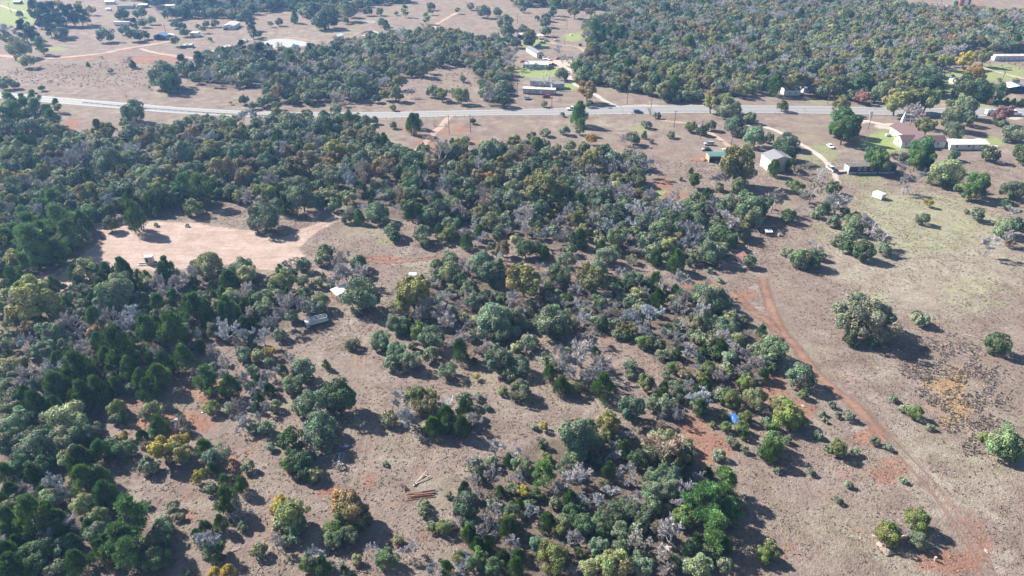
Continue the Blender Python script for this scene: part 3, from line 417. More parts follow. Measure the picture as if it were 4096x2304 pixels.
(1,0):"K 720 190 98,L 640 210 88,O 730 110 68,O 900 120 78,W 890 200 42,L 960 120 58,L 1120 110 48,L 1235 115 42,C 390 180 38,O 510 130 42,C 415 55 42,L 230 220 42,O 150 240 28,P 1500 110 36,L 1410 130 26,P 1710 175 38,L 1270 225 48,C 1310 255 30,T 1670 255 24,L 1760 60 42,O 1755 110 33,O 2025 100 33,L 2160 60 42,L 2290 110 68,L 2430 120 48,L 20 340 38,P 80 475 20,p 50 550 78,p 150 590 50,P 340 560 58,P 380 610 58,P 530 495 48,P 700 535 42,O 430 550 38,L 540 600 68,L 90 670 88,L 250 660 78,L 480 710 78,L 640 700 78,L 760 650 78,O 740 700 60,L 780 780 78,L 780 870 68,W 620 830 55,R 650 800 26,L 560 800 58,L 340 830 78,L 240 860 105,B 220 930 78,W 380 900 55,L 470 880 78,L 580 900 68,L 1020 850 105,L 900 920 78,L 1000 950 78,L 40 1030 58,K 200 1060 48,L 1130 460 78,K 930 550 58,L 950 490 48,T 1450 430 55,L 1330 380 38,L 1230 520 78,O 920 610 48,L 1050 600 58,L 1150 620 58,K 1300 600 68,O 1500 520 68,O 1480 570 58,L 1400 640 68,K 1560 620 58,L 1010 680 68,O 1150 700 68,L 1280 680 68,O 1320 660 38,K 1380 720 58,G 900 680 48,L 1640 420 58,L 1650 530 58,O 1660 600 38,G 1480 720 38,O 1590 700 58,O 1680 700 68,O 1750 690 48,L 1920 380 68,O 1930 350 58,O 2060 370 58,L 1800 460 68,L 1880 540 78,K 1830 610 68,L 2000 500 68,L 2080 480 68,K 1970 590 58,K 2100 560 48,L 2190 560 48,G 1930 610 28,G 2220 440 38,L 2400 380 48,K 2440 420 58,L 2510 220 78,L 2530 300 78,L 2540 390 58,L 2380 540 42,G 2500 520 48,L 2450 650 58,G 2530 600 58,L 2080 790 38,L 2310 940 68,L 2270 830 48,L 2450 930 68,K 2480 1000 78,W 2520 850 48,O 1420 830 68,O 1300 940 58,O 1400 940 68,O 1440 970 48,G 1560 920 48,L 1380 1080 36,L 1780 920 68,O 1870 940 68,O 2060 960 78,O 2000 930 58,K 1210 990 48,L 800 1100 58,L 670 1220 88,L 830 1220 78,C 940 1220 58,L 1010 1190 58,L 1110 1210 58,L 1190 1210 42,L 390 1250 118,L 630 1320 98,O 790 1390 68,B 930 1360 78,W 1110 1320 55,B 1050 1370 68,L 1380 1260 38,C 1580 1270 65,G 1640 1280 58,C 1620 1230 50,K 2180 1215 36,S 2120 1410 38,C 1980 1430 28,T 1740 1410 58,O 190 1340 58,G 80 1200 48,L 340 1370 88",
(2,0):"L 110 90 38,P 420 80 43,p 410 130 33,L 440 30 28,O 630 110 62,O 790 120 48,K 250 180 28,L 350 170 48,L 110 290 48,L 330 220 58,L 340 310 58,O 180 370 78,K 170 420 58,L 30 420 58,G 20 560 78,C 830 330 68,C 920 340 58,C 980 340 58,C 1050 360 58,C 820 420 58,C 900 420 58,C 960 400 48,C 1100 370 58,C 980 470 48,C 1150 400 48,T 990 330 28,p 1550 100 58,R 1020 140 38,L 930 200 58,R 890 590 50,R 760 920 98,K 780 1040 43,L 330 1045 36,L 500 740 72,G 470 500 55,G 510 590 55,G 610 600 48,G 280 670 22,W 355 680 22,D 330 790 72,C 130 660 16,L 700 720 58,L 760 780 58,K 690 790 58,K 860 790 68,C 780 700 38,G 700 620 48,L 830 700 48,O 960 760 58,L 1050 830 68,K 1080 870 48,L 1240 860 68,K 1320 880 58,O 1540 910 88,K 1560 960 58,K 1660 990 48,L 1750 960 68,L 1870 960 68,W 2300 880 95,L 2520 800 58,O 2010 1040 88,L 2180 1090 118,O 2140 1030 88,L 2400 1180 68,C 680 1165 75,L 505 1150 26,P 690 1270 52,S 1350 1250 55,S 1460 1165 38,S 540 1320 55,S 340 1330 55,S 190 1360 48,Y 800 1400 56,L 1210 1390 75,C 1335 1360 26,X 1400 1420 28,E 1805 1280 56,K 1915 1310 56,S 1600 1355 45,L 2000 1260 58,L 2230 1260 98,L 2330 1320 68,L 2450 1380 108,L 40 1390 48,G 1130 1400 55",
(3,0):"C 80 860 75,O 270 830 108,G 430 800 58,O 690 860 98,K 940 840 105,K 1000 880 68,M 970 975 62,M 900 975 50,O 740 1050 88,E 145 1070 56,O 1300 1020 128,O 1600 1000 128,O 1460 990 128,G 1450 1150 98,K 1600 830 118,O 1400 850 108,L 1530 750 98,L 1650 750 98,K 1700 900 68,Y 1990 590 88,O 2170 580 78,R 2100 740 95,K 2010 870 125,K 2130 900 118,K 2290 920 115,L 2490 820 38,L 2330 800 20,T 2245 1020 30,C 2330 1020 26,C 2400 1020 24,C 2470 1030 24,C 2545 1035 26,O 1860 1050 58,L 2000 1090 108,L 1850 1200 115,L 2010 1190 78,M 2370 1130 98,K 2300 1220 43,L 2365 1240 48,O 1600 1270 95,L 1860 1330 98,Q 750 1220 115,Q 820 1300 105,Q 760 1330 105,Q 700 1290 80,L 2480 1330 105,L 200 1410 98,K 20 1390 58,R 1880 400 58,L 1730 450 58,G 1810 520 58,L 2330 430 88,L 2450 470 68",
}
# ---------------------------------------------------------------- trees: crown builders (unit crown radius)
rng = np.random.default_rng(7)
def unit(n, zmin=-1.0):
    d = rng.normal(size=(int(n * 3) + 30, 3)); d /= np.linalg.norm(d, axis=1)[:, None]
    return d[d[:, 2] > zmin][:n]
def cards(C, Nn, size, asp=1.0):
    """leaf clumps: one small four-cornered face each, facing along Nn"""
    n = len(C); t = rng.normal(size=(n, 3)); t -= (t * Nn).sum(1)[:, None] * Nn; t /= np.linalg.norm(t, axis=1)[:, None] + 1e-9
    b = np.cross(Nn, t); s = np.asarray(size).reshape(-1, 1) * np.ones((n, 1))
    k = rng.uniform(.6, 1.2, (n, 4, 1))
    V = np.stack([C + (t * asp) * s * k[:, 0], C + b * s * k[:, 1], C - (t * asp) * s * k[:, 2], C - b * s * k[:, 3]], 1)
    return V.reshape(-1, 3), np.arange(n * 4).reshape(n, 4)
def nrmz(a): return a / (np.linalg.norm(a, axis=1)[:, None] + 1e-9)
def tubeq(P, r0, r1, n=4):
    """quads of a tapering tube"""
    P = np.asarray(P, float); m = len(P); V = []
    for i in range(m):
        t = P[min(i + 1, m - 1)] - P[max(i - 1, 0)]; t /= np.linalg.norm(t) + 1e-9
        a = np.cross(t, [.3, .2, .9] if abs(t[2]) < .8 else [1, .1, 0]); a /= np.linalg.norm(a); b = np.cross(t, a)
        r = r0 + (r1 - r0) * i / (m - 1)
        for k in range(n): V.append(P[i] + (a * math.cos(6.283 * k / n) + b * math.sin(6.283 * k / n)) * r)
    Q = [(i * n + k, i * n + (k + 1) % n, (i + 1) * n + (k + 1) % n, (i + 1) * n + k) for i in range(m - 1) for k in range(n)]
    return np.array(V), np.array(Q)
def join(parts):
    V = []; Q = []; T = []; o = 0
    for v, q, t in parts:
        V.append(v); Q.append(q + o); o += len(v); T.append(np.ones((len(q), 3)) * np.asarray(t).reshape(-1, 3) if np.ndim(t) else np.ones((len(q), 3)) * t)
    return np.concatenate(V), np.concatenate(Q), np.concatenate(T)
def wob(p0, p1, n, amp):
    P = np.linspace(p0, p1, n); L = np.linalg.norm(np.array(p1) - p0)
    P[1:-1] += rng.normal(size=(n - 2, 3)) * amp * L; return P
def c_round(n, squash=.85, zc=.95, nb=24, ls=.07, rb=(.24, .42), spread=.72, zmin=-.45, hole=0.0):
    dirs = unit(nb, zmin); rad = rng.uniform(.55, 1.0, nb) * spread; lump = rng.uniform(.82, 1.12, nb)
    bc = dirs * (rad * lump)[:, None] * [1, 1, squash]; br = rng.uniform(*rb, nb)
    bc = np.vstack([bc, [[0, 0, -.05]]]); br = np.append(br, .55)
    if hole: kp = rng.random(nb + 1) > hole; kp[-1] = True; bc, br = bc[kp], br[kp]
    p = br ** 2 / (br ** 2).sum(); who = rng.choice(len(bc), int(n * 1.5), p=p)
    d = nrmz(rng.normal(size=(len(who), 3)) + nrmz(bc[who] + [0, 0, .25]) * .75)
    C = bc[who] + d * (br[who] * rng.uniform(.70, 1.06, len(who)))[:, None]
    inside = np.linalg.norm(C / [1, 1, squash], axis=1) < .5
    C, d, who = C[~inside][:n], d[~inside][:n], who[~inside][:n]
    bt = rng.uniform(.72, 1.3, len(bc)); hue = rng.normal(0, .07, (len(bc), 3)); hue[:, 2] *= .5
    T = bt[who][:, None] * (1 + hue[who]) * rng.uniform(.75, 1.25, (len(C), 1))
    Nn = nrmz(d + rng.normal(size=C.shape) * .6 + [-.1, .05, .2])
    V, Q = cards(C, Nn, ls * rng.uniform(.6, 1.35, len(C)))
    V[:, 2] += zc
    return V, Q, np.clip(T, .3, 2), bc + [0, 0, zc]
def trunk_to(bc, zc, r=.07, k=5, base=0.0):
    parts = []; fork = np.array([rng.normal() * .05, rng.normal() * .05, zc * rng.uniform(.35, .55)])
    parts.append((*tubeq(wob(np.array([0, 0, base - .03]), fork, 4, .03), r, r * .75, 6), 1.0))
    for c in bc[rng.permutation(len(bc))[:k]]:
        parts.append((*tubeq(wob(fork, c, 5, .06), r * .55, r * .15, 4), 1.0))
    return join(parts)
def c_cone(n, h=2.5, ls=.085):
    """juniper: upward sprays on an irregular cone-like body down to the ground"""
    nb = 30; zb = rng.uniform(.10, .97, nb) ** .85; an = rng.uniform(0, 6.283, nb)
    prof = lambda z: np.where(z < .28, .62 + 1.36 * z, 1.0 * (1 - ((z - .28) / .74).clip(0, 1) ** 1.35))
    rb = prof(zb) * rng.uniform(.62, .86, nb); bc = np.stack([np.cos(an) * rb, np.sin(an) * rb, zb * h], 1)
    br = .20 + .16 * prof(zb) * rng.uniform(.8, 1.3, nb)
    who = rng.integers(0, nb, n); d = nrmz(rng.normal(size=(n, 3)) + nrmz(bc[who] * [1, 1, 0] + [0, 0, .3]))
    C = bc[who] + d * (br[who] * rng.uniform(.5, 1.1, n))[:, None] * [1, 1, 1.6]; C[:, 2] = C[:, 2].clip(.03, h * 1.02)
    # second set on the axis so that the body is closed
    m = n // 4; z2 = rng.uniform(.05, 1.0, m); a2 = rng.uniform(0, 6.283, m); r2 = prof(z2) * rng.uniform(.3, .8, m)
    C = np.vstack([C, np.stack([np.cos(a2) * r2, np.sin(a2) * r2, z2 * h], 1)]); d = np.vstack([d, nrmz(np.stack([np.cos(a2), np.sin(a2), a2 * 0 + .3], 1))])
    up = nrmz(d * [.7, .7, .4] + [0, 0, 1.1] + rng.normal(size=C.shape) * .25)
    side = nrmz(np.cross(up, d + rng.normal(size=C.shape) * .4)); s = (ls * rng.uniform(.6, 1.3, len(C)))[:, None]
    V = np.stack([C - up * s * 1.3, C + side * s * .55, C + up * s * 1.7, C - side * s * .55], 1).reshape(-1, 3)
    bt = rng.uniform(.7, 1.3, nb); T = np.concatenate([bt[who] * rng.uniform(.7, 1.3, n), rng.uniform(.5, 1, m)])[:, None] * np.ones(3)
    return V, np.arange(len(V)).reshape(-1, 4), T, bc
def c_pine(n, h=2.55, ls=.062):
    nb = 30; z = rng.uniform(.17, 1.0, nb); z[:3] = (.93, .97, 1.0); an = rng.uniform(0, 6.283, nb)
    rr = np.where(z < .6, .62 + (z - .2) * .9, 1.0 - (z - .6) * 1.9).clip(.06, 1) * rng.uniform(.45, .95, nb)
    bc = np.stack([np.cos(an) * rr, np.sin(an) * rr, z * h * .94], 1); br = rng.uniform(.22, .36, nb)
    who = rng.integers(0, nb, n); d = nrmz(rng.normal(size=(n, 3)) + [0, 0, .55])
    C = bc[who] + d * (br[who] * rng.uniform(.45, 1.05, n))[:, None] * [1.15, 1.15, .75]
    up = nrmz(d + rng.normal(size=C.shape) * .35 + [0, 0, .35]); side = nrmz(np.cross(up, rng.normal(size=C.shape))); s = (ls * rng.uniform(.7, 1.3, len(C)))[:, None]
    V = np.stack([C - up * s * .9, C + side * s * .5, C + up * s * 1.3, C - side * s * .5], 1).reshape(-1, 3)
    bt = rng.uniform(.75, 1.3, nb); T = (bt[who] * rng.uniform(.7, 1.35, n))[:, None] * np.ones(3)
    parts = [(*tubeq(wob(np.array([0, 0, -.03]), np.array([rng.normal() * .1, rng.normal() * .1, h * .93]), 7, .012), .062, .018, 6), 1.0)]
    for c in bc: parts.append((*tubeq(wob(np.array([0, 0, c[2] - .15]), c, 3, .05), .022, .010, 3), 1.0))
    return V, np.arange(len(V)).reshape(-1, 4), T, bc, join(parts)
def c_bare(levels=4, h=2.0, r=.055, spread=.9, ntw=900, fan=5, thick=1.0, twl=.17, crook=.05):
    """leafless tree: limbs forking upward into a haze of twigs"""
    segs = []; tips = []
    def grow(p, d, L, r, lv):
        q = p + d * L; P = wob(p, q, 4 if lv > 1 else 3, crook); segs.append((P, r, r * .62))
        if lv == 0: tips.append((q, d, p)); return
        k = fan if lv == levels else int(rng.integers(2, 4))
        for i in range(k):
            a = rng.normal(size=3); a[2] *= .5; nd = d + a * (spread if lv == levels else spread * .62); nd[2] += .16; nd /= np.linalg.norm(nd)
            grow(P[-1] if rng.random() < .6 else P[-2], nd, L * rng.uniform(.62, .9), r * .62, lv - 1)
    grow(np.array([0, 0, -.03]), nrmz(np.array([[rng.normal() * .1, rng.normal() * .1, 1.0]]))[0], .42, r, levels)
    pts = np.concatenate([s[0] for s in segs]); ext = np.percentile(np.linalg.norm(pts[:, :2], axis=1), 97); top = pts[:, 2].max()
    sc = np.array([.92 / ext, .92 / ext, h / top]);
    parts = [(*tubeq(P * sc, a * thick, max(b, .006) * thick, 4 if a > .02 else 3), 1.0) for P, a, b in segs]
    tw = []
    if ntw:
        k = rng.integers(0, len(tips), ntw); f = rng.uniform(0, 1, (ntw, 1))
        q = np.array([t[0] for t in tips]); dd = np.array([t[1] for t in tips]); p = np.array([t[2] for t in tips])
        C0 = (p[k] + (q[k] - p[k]) * f) * sc; dv = nrmz(dd[k] + rng.normal(size=(ntw, 3)) * .55 + [0, 0, .2]) * (twl * rng.uniform(.5, 1.3, (ntw, 1)))
        sd = nrmz(np.cross(dv, rng.normal(size=dv.shape))) * .015
        V = np.stack([C0 - sd, C0 + sd, C0 + dv + sd * .5, C0 + dv - sd * .5], 1).reshape(-1, 3)
        tw = [(V, np.arange(len(V)).reshape(-1, 4), rng.uniform(.8, 1.2, (ntw, 1)) * np.ones(3))]
    return join(parts[:1]), join(parts[1:] + tw)
# proto[kind] = list of (crown mesh, trunk mesh or None); far[kind] = one mesh each; raw[kind] = arrays for the far-off woods
PROTO = {}; FAR = {}; RAW = {}
def reg(kind, var, cr, tr, lm=LEAF):
    V, Q, T = cr
    me = mesh_np(kind + '_crown', V, Q, [lm], tint=T)
    tm = mesh_np(kind + '_trunk', tr[0], tr[1], [BARK]) if tr else None
    PROTO.setdefault(kind, []).append((me, tm))
def regfar(kind, cr, tr, lm=LEAF):
    V, Q, T = cr; mi = np.zeros(len(Q), np.int32); RAW.setdefault(kind, []).append((V, Q, T))
    if tr: V = np.concatenate([V, tr[0]]); Q2 = tr[1] + len(cr[0]); Q = np.concatenate([Q, Q2]); mi = np.concatenate([mi, np.ones(len(Q2), np.int32)]); T = np.concatenate([T, np.ones((len(Q2), 3))])
    FAR.setdefault(kind, []).append(mesh_np(kind, V, Q, [lm, BARK], tint=T, mi=mi))
for i in range(6):
    V, Q, T, bc = c_round(5200, .86, .80, 30, .046, rb=(.2, .38), spread=.76, zmin=-.8); reg('evergreen', i, (V, Q, T), trunk_to(bc, .8, .06))
for i in range(5):
    V, Q, T, bc = c_round(4600, .80, 1.0, 34, .048, rb=(.16, .31), spread=.82, zmin=-.75, hole=.1); reg('oak', i, (V, Q, T), trunk_to(bc, 1.0, .07, 10))
for i in range(5):
    V, Q, T, bc = c_cone(3800, ls=.07); reg('cedar', i, (V, Q, T), (tubeq(wob(np.array([0, 0, -.03]), np.array([0, 0, 1.9]), 5, .02), .05, .02, 5)))
for i in range(4):
    V, Q, T, bc, tr = c_pine(4600); reg('pine', i, (V, Q, T), tr)
for i in range(5):
    tk, cr = c_bare(ntw=2600, fan=int(rng.integers(5, 8)), levels=4, r=.04, spread=1.0); reg('bare', i, cr, tk, TWIG)
for i in range(3):
    tk, cr = c_bare(levels=4, h=2.0, r=.085, ntw=160, fan=6, spread=1.1, crook=.11, twl=.22); reg('dead', i, cr, tk, TWIG)
for i in range(3):
    V, Q, T, bc = c_round(5600, 1.06, 1.12, 24, .05, rb=(.24, .36), spread=.74, zmin=-.8); reg('roundpine', i, (V, Q, T), trunk_to(bc, 1.1, .07))
    V, Q, T, bc = c_round(1300, 1.06, 1.12, 18, .088, rb=(.24, .36), spread=.74, zmin=-.7); regfar('roundpine', (V, Q, T), trunk_to(bc, 1.1, .07, 3))
for i in range(4):
    V, Q, T, bc = c_round(1300, .8, .62, 16, .085, zmin=-.5); reg('bush', i, (V, Q, T), None)
for i in range(4):
    V, Q, T, bc = c_round(1300, .85, .80, 22, .088, zmin=-.7); regfar('evergreen', (V, Q, T), trunk_to(bc, .95, .06, 2))
    V, Q, T, bc = c_round(1200, .80, 1.0, 24, .088, rb=(.18, .32), spread=.8, zmin=-.65, hole=.08); regfar('oak', (V, Q, T), trunk_to(bc, 1.2, .07, 4))
for i in range(3):
    V, Q, T, bc = c_cone(800, ls=.14); regfar('cedar', (V, Q, T), None)
    V, Q, T, bc, tr = c_pine(1000, ls=.12); regfar('pine', (V, Q, T), tr)
    tk, cr = c_bare(ntw=900, fan=6, levels=3, r=.045, spread=1.0, twl=.26); regfar('bare', cr, tk[:2], TWIG)
    tk, cr = c_bare(levels=3, h=2.0, r=.085, ntw=120, fan=6, spread=1.1, crook=.11, twl=.22); regfar('dead', cr, tk[:2], TWIG)
    V, Q, T, bc = c_round(420, .8, .62, 12, .15, zmin=-.5); regfar('bush', (V, Q, T), None)
PROTO['giant'] = []
V, Q, T, bc = c_round(14000, .60, .60, 70, .028, rb=(.12, .22), spread=.88, zmin=-.75, hole=.06)
reg('giant', 0, (V, Q, T), trunk_to(bc, .62, .05, 34))
KC = {  # code: (proto, colour, crown centre height in crown radii, words, category)
 'L': ('evergreen', (0.205, 0.260, 0.153), .82, 'grey-green rounded', 'evergreen tree'),
 'K': ('evergreen', (0.116, 0.178, 0.080), .82, 'dark green rounded', 'evergreen tree'),
 'W': ('evergreen', (0.306, 0.342, 0.168), .82, 'pale yellow-green rounded', 'evergreen tree'),
 'O': ('oak', (0.269, 0.273, 0.106), 1.0, 'olive-leaved', 'oak tree'),
 'B': ('oak', (0.299, 0.236, 0.121), 1.0, 'brownish olive', 'oak tree'),
 'Y': ('oak', (.44, .34, .07), 1.0, 'yellow-leaved', 'oak tree'),
 'R': ('oak', (.42, .255, .10), 1.0, 'orange-brown', 'oak tree'),
 'M': ('oak', (.34, .18, .16), 1.1, 'reddish', 'oak tree'),
 'C': ('cedar', (0.117, 0.210, 0.054), 1.2, 'dark green', 'cedar tree'),
 'E': ('evergreen', (.200, .245, .080), .82, 'yellowish green', 'cedar tree'),
 'P': ('pine', (0.142, 0.257, 0.084), 1.5, 'bright green', 'pine tree'),
 'Q': ('roundpine', (0.106, 0.188, 0.060), 1.08, 'bright green rounded', 'pine tree'),
 'p': ('pine', (0.058, 0.108, 0.070), 1.5, 'dark green', 'pine tree'),
 'G': ('bare', (.47, .45, .46), 1.15, 'grey leafless', 'bare tree'),
 'T': ('bare', (.46, .39, .31), 1.15, 'tan leafless', 'bare tree'),
 'D': ('dead', (.55, .52, .50), 1.2, 'pale dead', 'bare tree'),
 'S': ('bush', (0.240, 0.282, 0.180), .65, 'pale grey-green', 'bush'),
 'X': ('bush', (.24, .18, .14), .65, 'brown leafless', 'bush')}
TILES = TREE_DATA
trees = []
def add_tree(code, u, v, rpx):
    k = KC[code]; Rw = 3.0
    for _ in range(4):
        z = k[2] * Rw; p = G(u, v, z); s = scale_at(p); Rw = max(.35, rpx / s)
    trees.append([code, p[0], p[1], Rw, rpx, u, v])
for (tx, ty), txt in TILES.items():
    for tok in txt.split(','):
        q = tok.split()
        if len(q) == 4: add_tree(q[0], tx * 1024 + float(q[1]) / 2.5156, ty * 576 + float(q[2]) / 2.5156, float(q[3]) / 2.5156 * 1.15)
nhand = len(trees)
# fill the closed woods between the placed trees
def fill(P, dens, kinds, rmin, rmax, gap=.62):
    P = [(a, b) for a, b in P]; Wp = W2(P); X0, X1 = min(p[0] for p in Wp), max(p[0] for p in Wp); Y0, Y1 = min(p[1] for p in Wp), max(p[1] for p in Wp)
    n = int((X1 - X0) * (Y1 - Y0) * dens); xy = rng.uniform((X0, Y0), (X1, Y1), (n, 2)); ok = inpoly(xy[:, 0], xy[:, 1], Wp)
    T0 = np.array([[t[1], t[2], t[3]] for t in trees]); add = []
    ks = ''.join(k * w for k, w in kinds)
    for x, y in xy[ok]:
        r = rng.uniform(rmin, rmax); c = ks[int(rng.integers(len(ks)))]
        if c in 'GT': r *= 1.0
        if c in 'CE': r *= .75
        if c == 'S': r *= .6
        d = np.hypot(T0[:, 0] - x, T0[:, 1] - y)
        if (d < gap * (T0[:, 2] + r)).any(): continue
        if any((a[1] - x) ** 2 + (a[2] - y) ** 2 < (gap * 1.15 * (a[3] + r)) ** 2 for a in add): continue
        h = KC[c][2] * r; u, v = px((x, y, h)); add.append([c, x, y, r, r * scale_at((x, y, h)), u, v])
    trees.extend(add)
fill(WOODS['A'], .06, [('L', 6), ('K', 5), ('O', 3), ('p', 2), ('G', 1)], 3.5, 6.5, .5)
fill(WOODS['B'], .055, [('L', 8), ('O', 8), ('B', 3), ('G', 3), ('T', 1), ('K', 3), ('C', 1), ('W', 3)], 3.4, 6.0, .5)
fill(WOODS['C'], .05, [('L', 6), ('O', 3), ('K', 2), ('G', 2), ('T', 1)], 2.8, 5.0, .52)
fill(WOODS['D'], .06, [('L', 8), ('O', 4), ('K', 3), ('G', 2), ('W', 2), ('C', 1), ('B', 1)], 2.2, 4.6, .47)
fill(WOODS['E'], .06, [('L', 5), ('K', 2), ('G', 2), ('C', 6), ('E', 1)], 1.5, 3.0, .5)
fill(WOODS['F'], .07, [('L', 5), ('G', 4), ('C', 2), ('K', 1), ('W', 1)], 1.4, 2.4, .5)
fill(WOODS['G'], .07, [('L', 5), ('G', 4), ('C', 3), ('K', 2)], 1.3, 2.4, .52)
KEEP = [  # small clear places: no filled trees over houses and yards (photo u, v, half-width, half-height)
 (3560,540,240,70),(2170,280,130,110),(3860,330,110,80),(3180,360,60,26),(560,20,140,16),(3475,680,130,30),(3100,630,80,50),(2250,430,60,30)]
trees[nhand:] = [t for t in trees[nhand:] if not any(abs(t[5] - u) < a and abs(t[6] - v) < b for u, v, a, b in KEEP)]
# ---------------------------------------------------------------- the big oak in the field
go = empty('oak_tree', G(3445, 1345), .4, label='huge spreading grey-green oak standing alone in the open field beside the red trail', cat='oak tree')
gs = 19.5 * .5; gs = 340 / 2.5156 / scale_at(G(3440, 1290, 5)) * 1.0; go.scale = (gs, gs, gs * 1.05)
gc = obj('crown', PROTO['giant'][0][0], go); gc.color = (.24, .26, .17, 1)
gt = obj('trunk', PROTO['giant'][0][1], go)
# ---------------------------------------------------------------- trees: placing, naming, describing
for (tx, ty), txt in {(1, 2): 'D 1960 1170 140', (2, 2): 'D 700 650 165,D 1700 360 75,D 1540 -40 105', (1, 1): 'D 750 370 75,D 1660 350 105', (2, 0): 'D 1385 1110 46', (3, 1): 'D 520 310 75,D 700 590 100', (0, 2): 'D 500 760 80,D 1780 260 60', (1, 2.001): 'D 920 10 70'}.items():
    for tok in txt.split(','):
        q = tok.split(); add_tree(q[0], tx * 1024 + float(q[1]) / 2.5156, int(ty) * 576 + float(q[2]) / 2.5156, float(q[3]) / 2.5156)
MARKS = [('the pontoon boat', 1262, 1300), ('the white-roofed open shelter', 1365, 1175), ('the white camper', 1650, 1120), ('the equipment cabinet', 610, 1045),
 ('the pile of rusty pipes', 1680, 1985), ('the timber A-frame', 1680, 1918), ('the metal bed frame', 1352, 1836), ('the blue tarp', 2946, 1680), ('the red-roofed leaning shed', 2975, 1030),
 ('the pipe-railed pen', 3075, 935), ('the white storage box', 3515, 785), ('the navy mobile home', 3475, 670), ('the grey-roofed barn', 3110, 640), ('the green-roofed shed', 2870, 630),
 ('the two parked cars', 2830, 585), ('the church', 3650, 545), ('the white-roofed church annex', 3850, 580), ('the picnic table', 3985, 588), ('the church sign', 3475, 480), ('the tanker truck', 4010, 445),
 ('the dark SUV on the highway', 2552, 440), ('the white flatbed truck', 2290, 433), ('the weathered grey mobile home', 2155, 365), ('the gabled white house', 2145, 255), ('the long grey-roofed mobile home', 2140, 210),
 ('the small white cabin', 1352, 152), ('the large pond', 1120, 172), ('the small round pond', 1485, 138), ('the blue-roofed open shed', 638, 147), ('the low-roofed white house', 930, 100), ('the long white container', 488, 94),
 ('the two tall containers', 778, 136), ('the junk-covered shed', 740, 182), ('the yellow diamond sign', 507, 388), ('the guardrail', 700, 445), ('the dirt ranch gate', 1758, 500), ('the rusty-roofed white mobile home', 4035, 232),
 ('the blue-roofed barn', 4055, 352), ('the oak-hidden white house', 3190, 365), ('the oil tanks', 3848, 12), ('the dark dumpster', 2316, 183), ('the trampoline', 2108, 392), ('the huge field oak', 3450, 1290),
 ('the ochre soil patch', 3760, 1560), ('the red trail junction', 3110, 1330), ('the lower red trail', 3800, 2050), ('the long red soil patch', 1530, 1035), ('the white scrap metal', 700, 1680),
 ('the lower left corner of the photo', 60, 2250), ('the left edge of the photo', 40, 1250), ('the bottom edge of the photo', 2048, 2290), ('the lower right corner of the photo', 4000, 2250),
 ('the upper right corner of the photo', 4060, 40), ('the top edge of the photo', 2048, 10), ('the upper left corner of the photo', 60, 20), ('the orange roadside tree', 2350, 365), ('the bright yellow bush-like tree', 680, 1800),
 ('the large white dead oak', 2326, 1420), ('the crooked white dead oak', 1805, 1615), ('the row of dark pines', 240, 60), ('the big round olive oak', 2180, 745), ('the sandy right clearing end', 1000, 1050),
 ('the faint wheel ruts', 1450, 1540), ('the twisted pine', 820, 1520), ('the sandy track loop', 3400, 1050), ('the woods centre', 2850, 200)]
MARKS = MARKS[:-1]
def sizeword(Rw): return 'small' if Rw < 1.7 else ('medium' if Rw < 3.2 else ('large' if Rw < 5 else 'very large'))
NAMES = {'evergreen tree': 'evergreen_tree', 'oak tree': 'oak_tree', 'cedar tree': 'cedar_tree', 'pine tree': 'pine_tree', 'bare tree': 'bare_tree', 'bush': 'bush'}
ORD = ['nearest', 'second nearest', 'third nearest', 'fourth nearest', 'fifth nearest', 'sixth nearest', 'seventh nearest', 'eighth nearest', 'ninth nearest', 'tenth nearest', 'eleventh nearest', 'twelfth nearest']
LIMIT = 285
cats = {}
for t in trees: cats.setdefault(KC[t[0]][4], []).append(t)
single = []; mass = {}
for c, L in cats.items():
    L.sort(key=lambda t: -t[4]); vis = [t for t in L if -60 < t[5] < 4156 and -40 < t[6] < 2400 and t[4] > 3]
    keep = {id(t) for t in vis[:LIMIT]}
    single += [t for t in L if id(t) in keep]; mass[c] = [t for t in L if id(t) not in keep]
def relation(t):
    best = []
    for nm, u, v in MARKS:
        d = math.hypot((t[5] - u), (t[6] - v) * 1.3); best.append((d, nm, u, v))
    d, nm, u, v = min(best); dx, dy = t[5] - u, t[6] - v
    if 'edge of the photo' in nm or 'corner of the photo' in nm or nm.startswith('the lower left') : rel = 'near'
    elif abs(dx) > abs(dy) * 2.2: rel = 'left of' if dx < 0 else 'right of'
    elif abs(dy) > abs(dx) * 2.2: rel = 'behind' if dy < 0 else 'in front of'
    else: rel = ('behind and left of' if dx < 0 else 'behind and right of') if dy < 0 else ('in front and left of' if dx < 0 else 'in front and right of')
    return d, rel, nm
buckets = {}
for t in single:
    d, rel, nm = relation(t); k = KC[t[0]]; buckets.setdefault((k[3], k[4], rel, nm), []).append((d, id(t), t))
lab = {}
for (word, noun, rel, nm), L in buckets.items():
    L.sort(key=lambda q: q[0])
    for i, (d, _, t) in enumerate(L):
        s = f'{word} {noun} {rel} {nm}'
        if len(L) > 1: s = f'{ORD[i]} {s}' if i < len(ORD) else f'{i + 1}th nearest {s}'
        if len(s.split()) < 16: s = s.replace(word, sizeword(t[3]) + ' ' + word, 1) if len(L) == 1 else s
        if len(s.split()) > 16: s = s.replace('rounded ', '').replace('leafless ', '')
        lab[id(t)] = s
def jit(c, a=.15):
    m = 1 + np.clip(rng.normal() * a, -.3, .35); k = np.clip(rng.normal(), -1.5, 1.5) * .07
    return (max(.004, c[0] * m * (1 + k)), max(.004, c[1] * m), max(.004, c[2] * m * (1 - k * .6)))
used_first = {}
pick = random.Random(3)
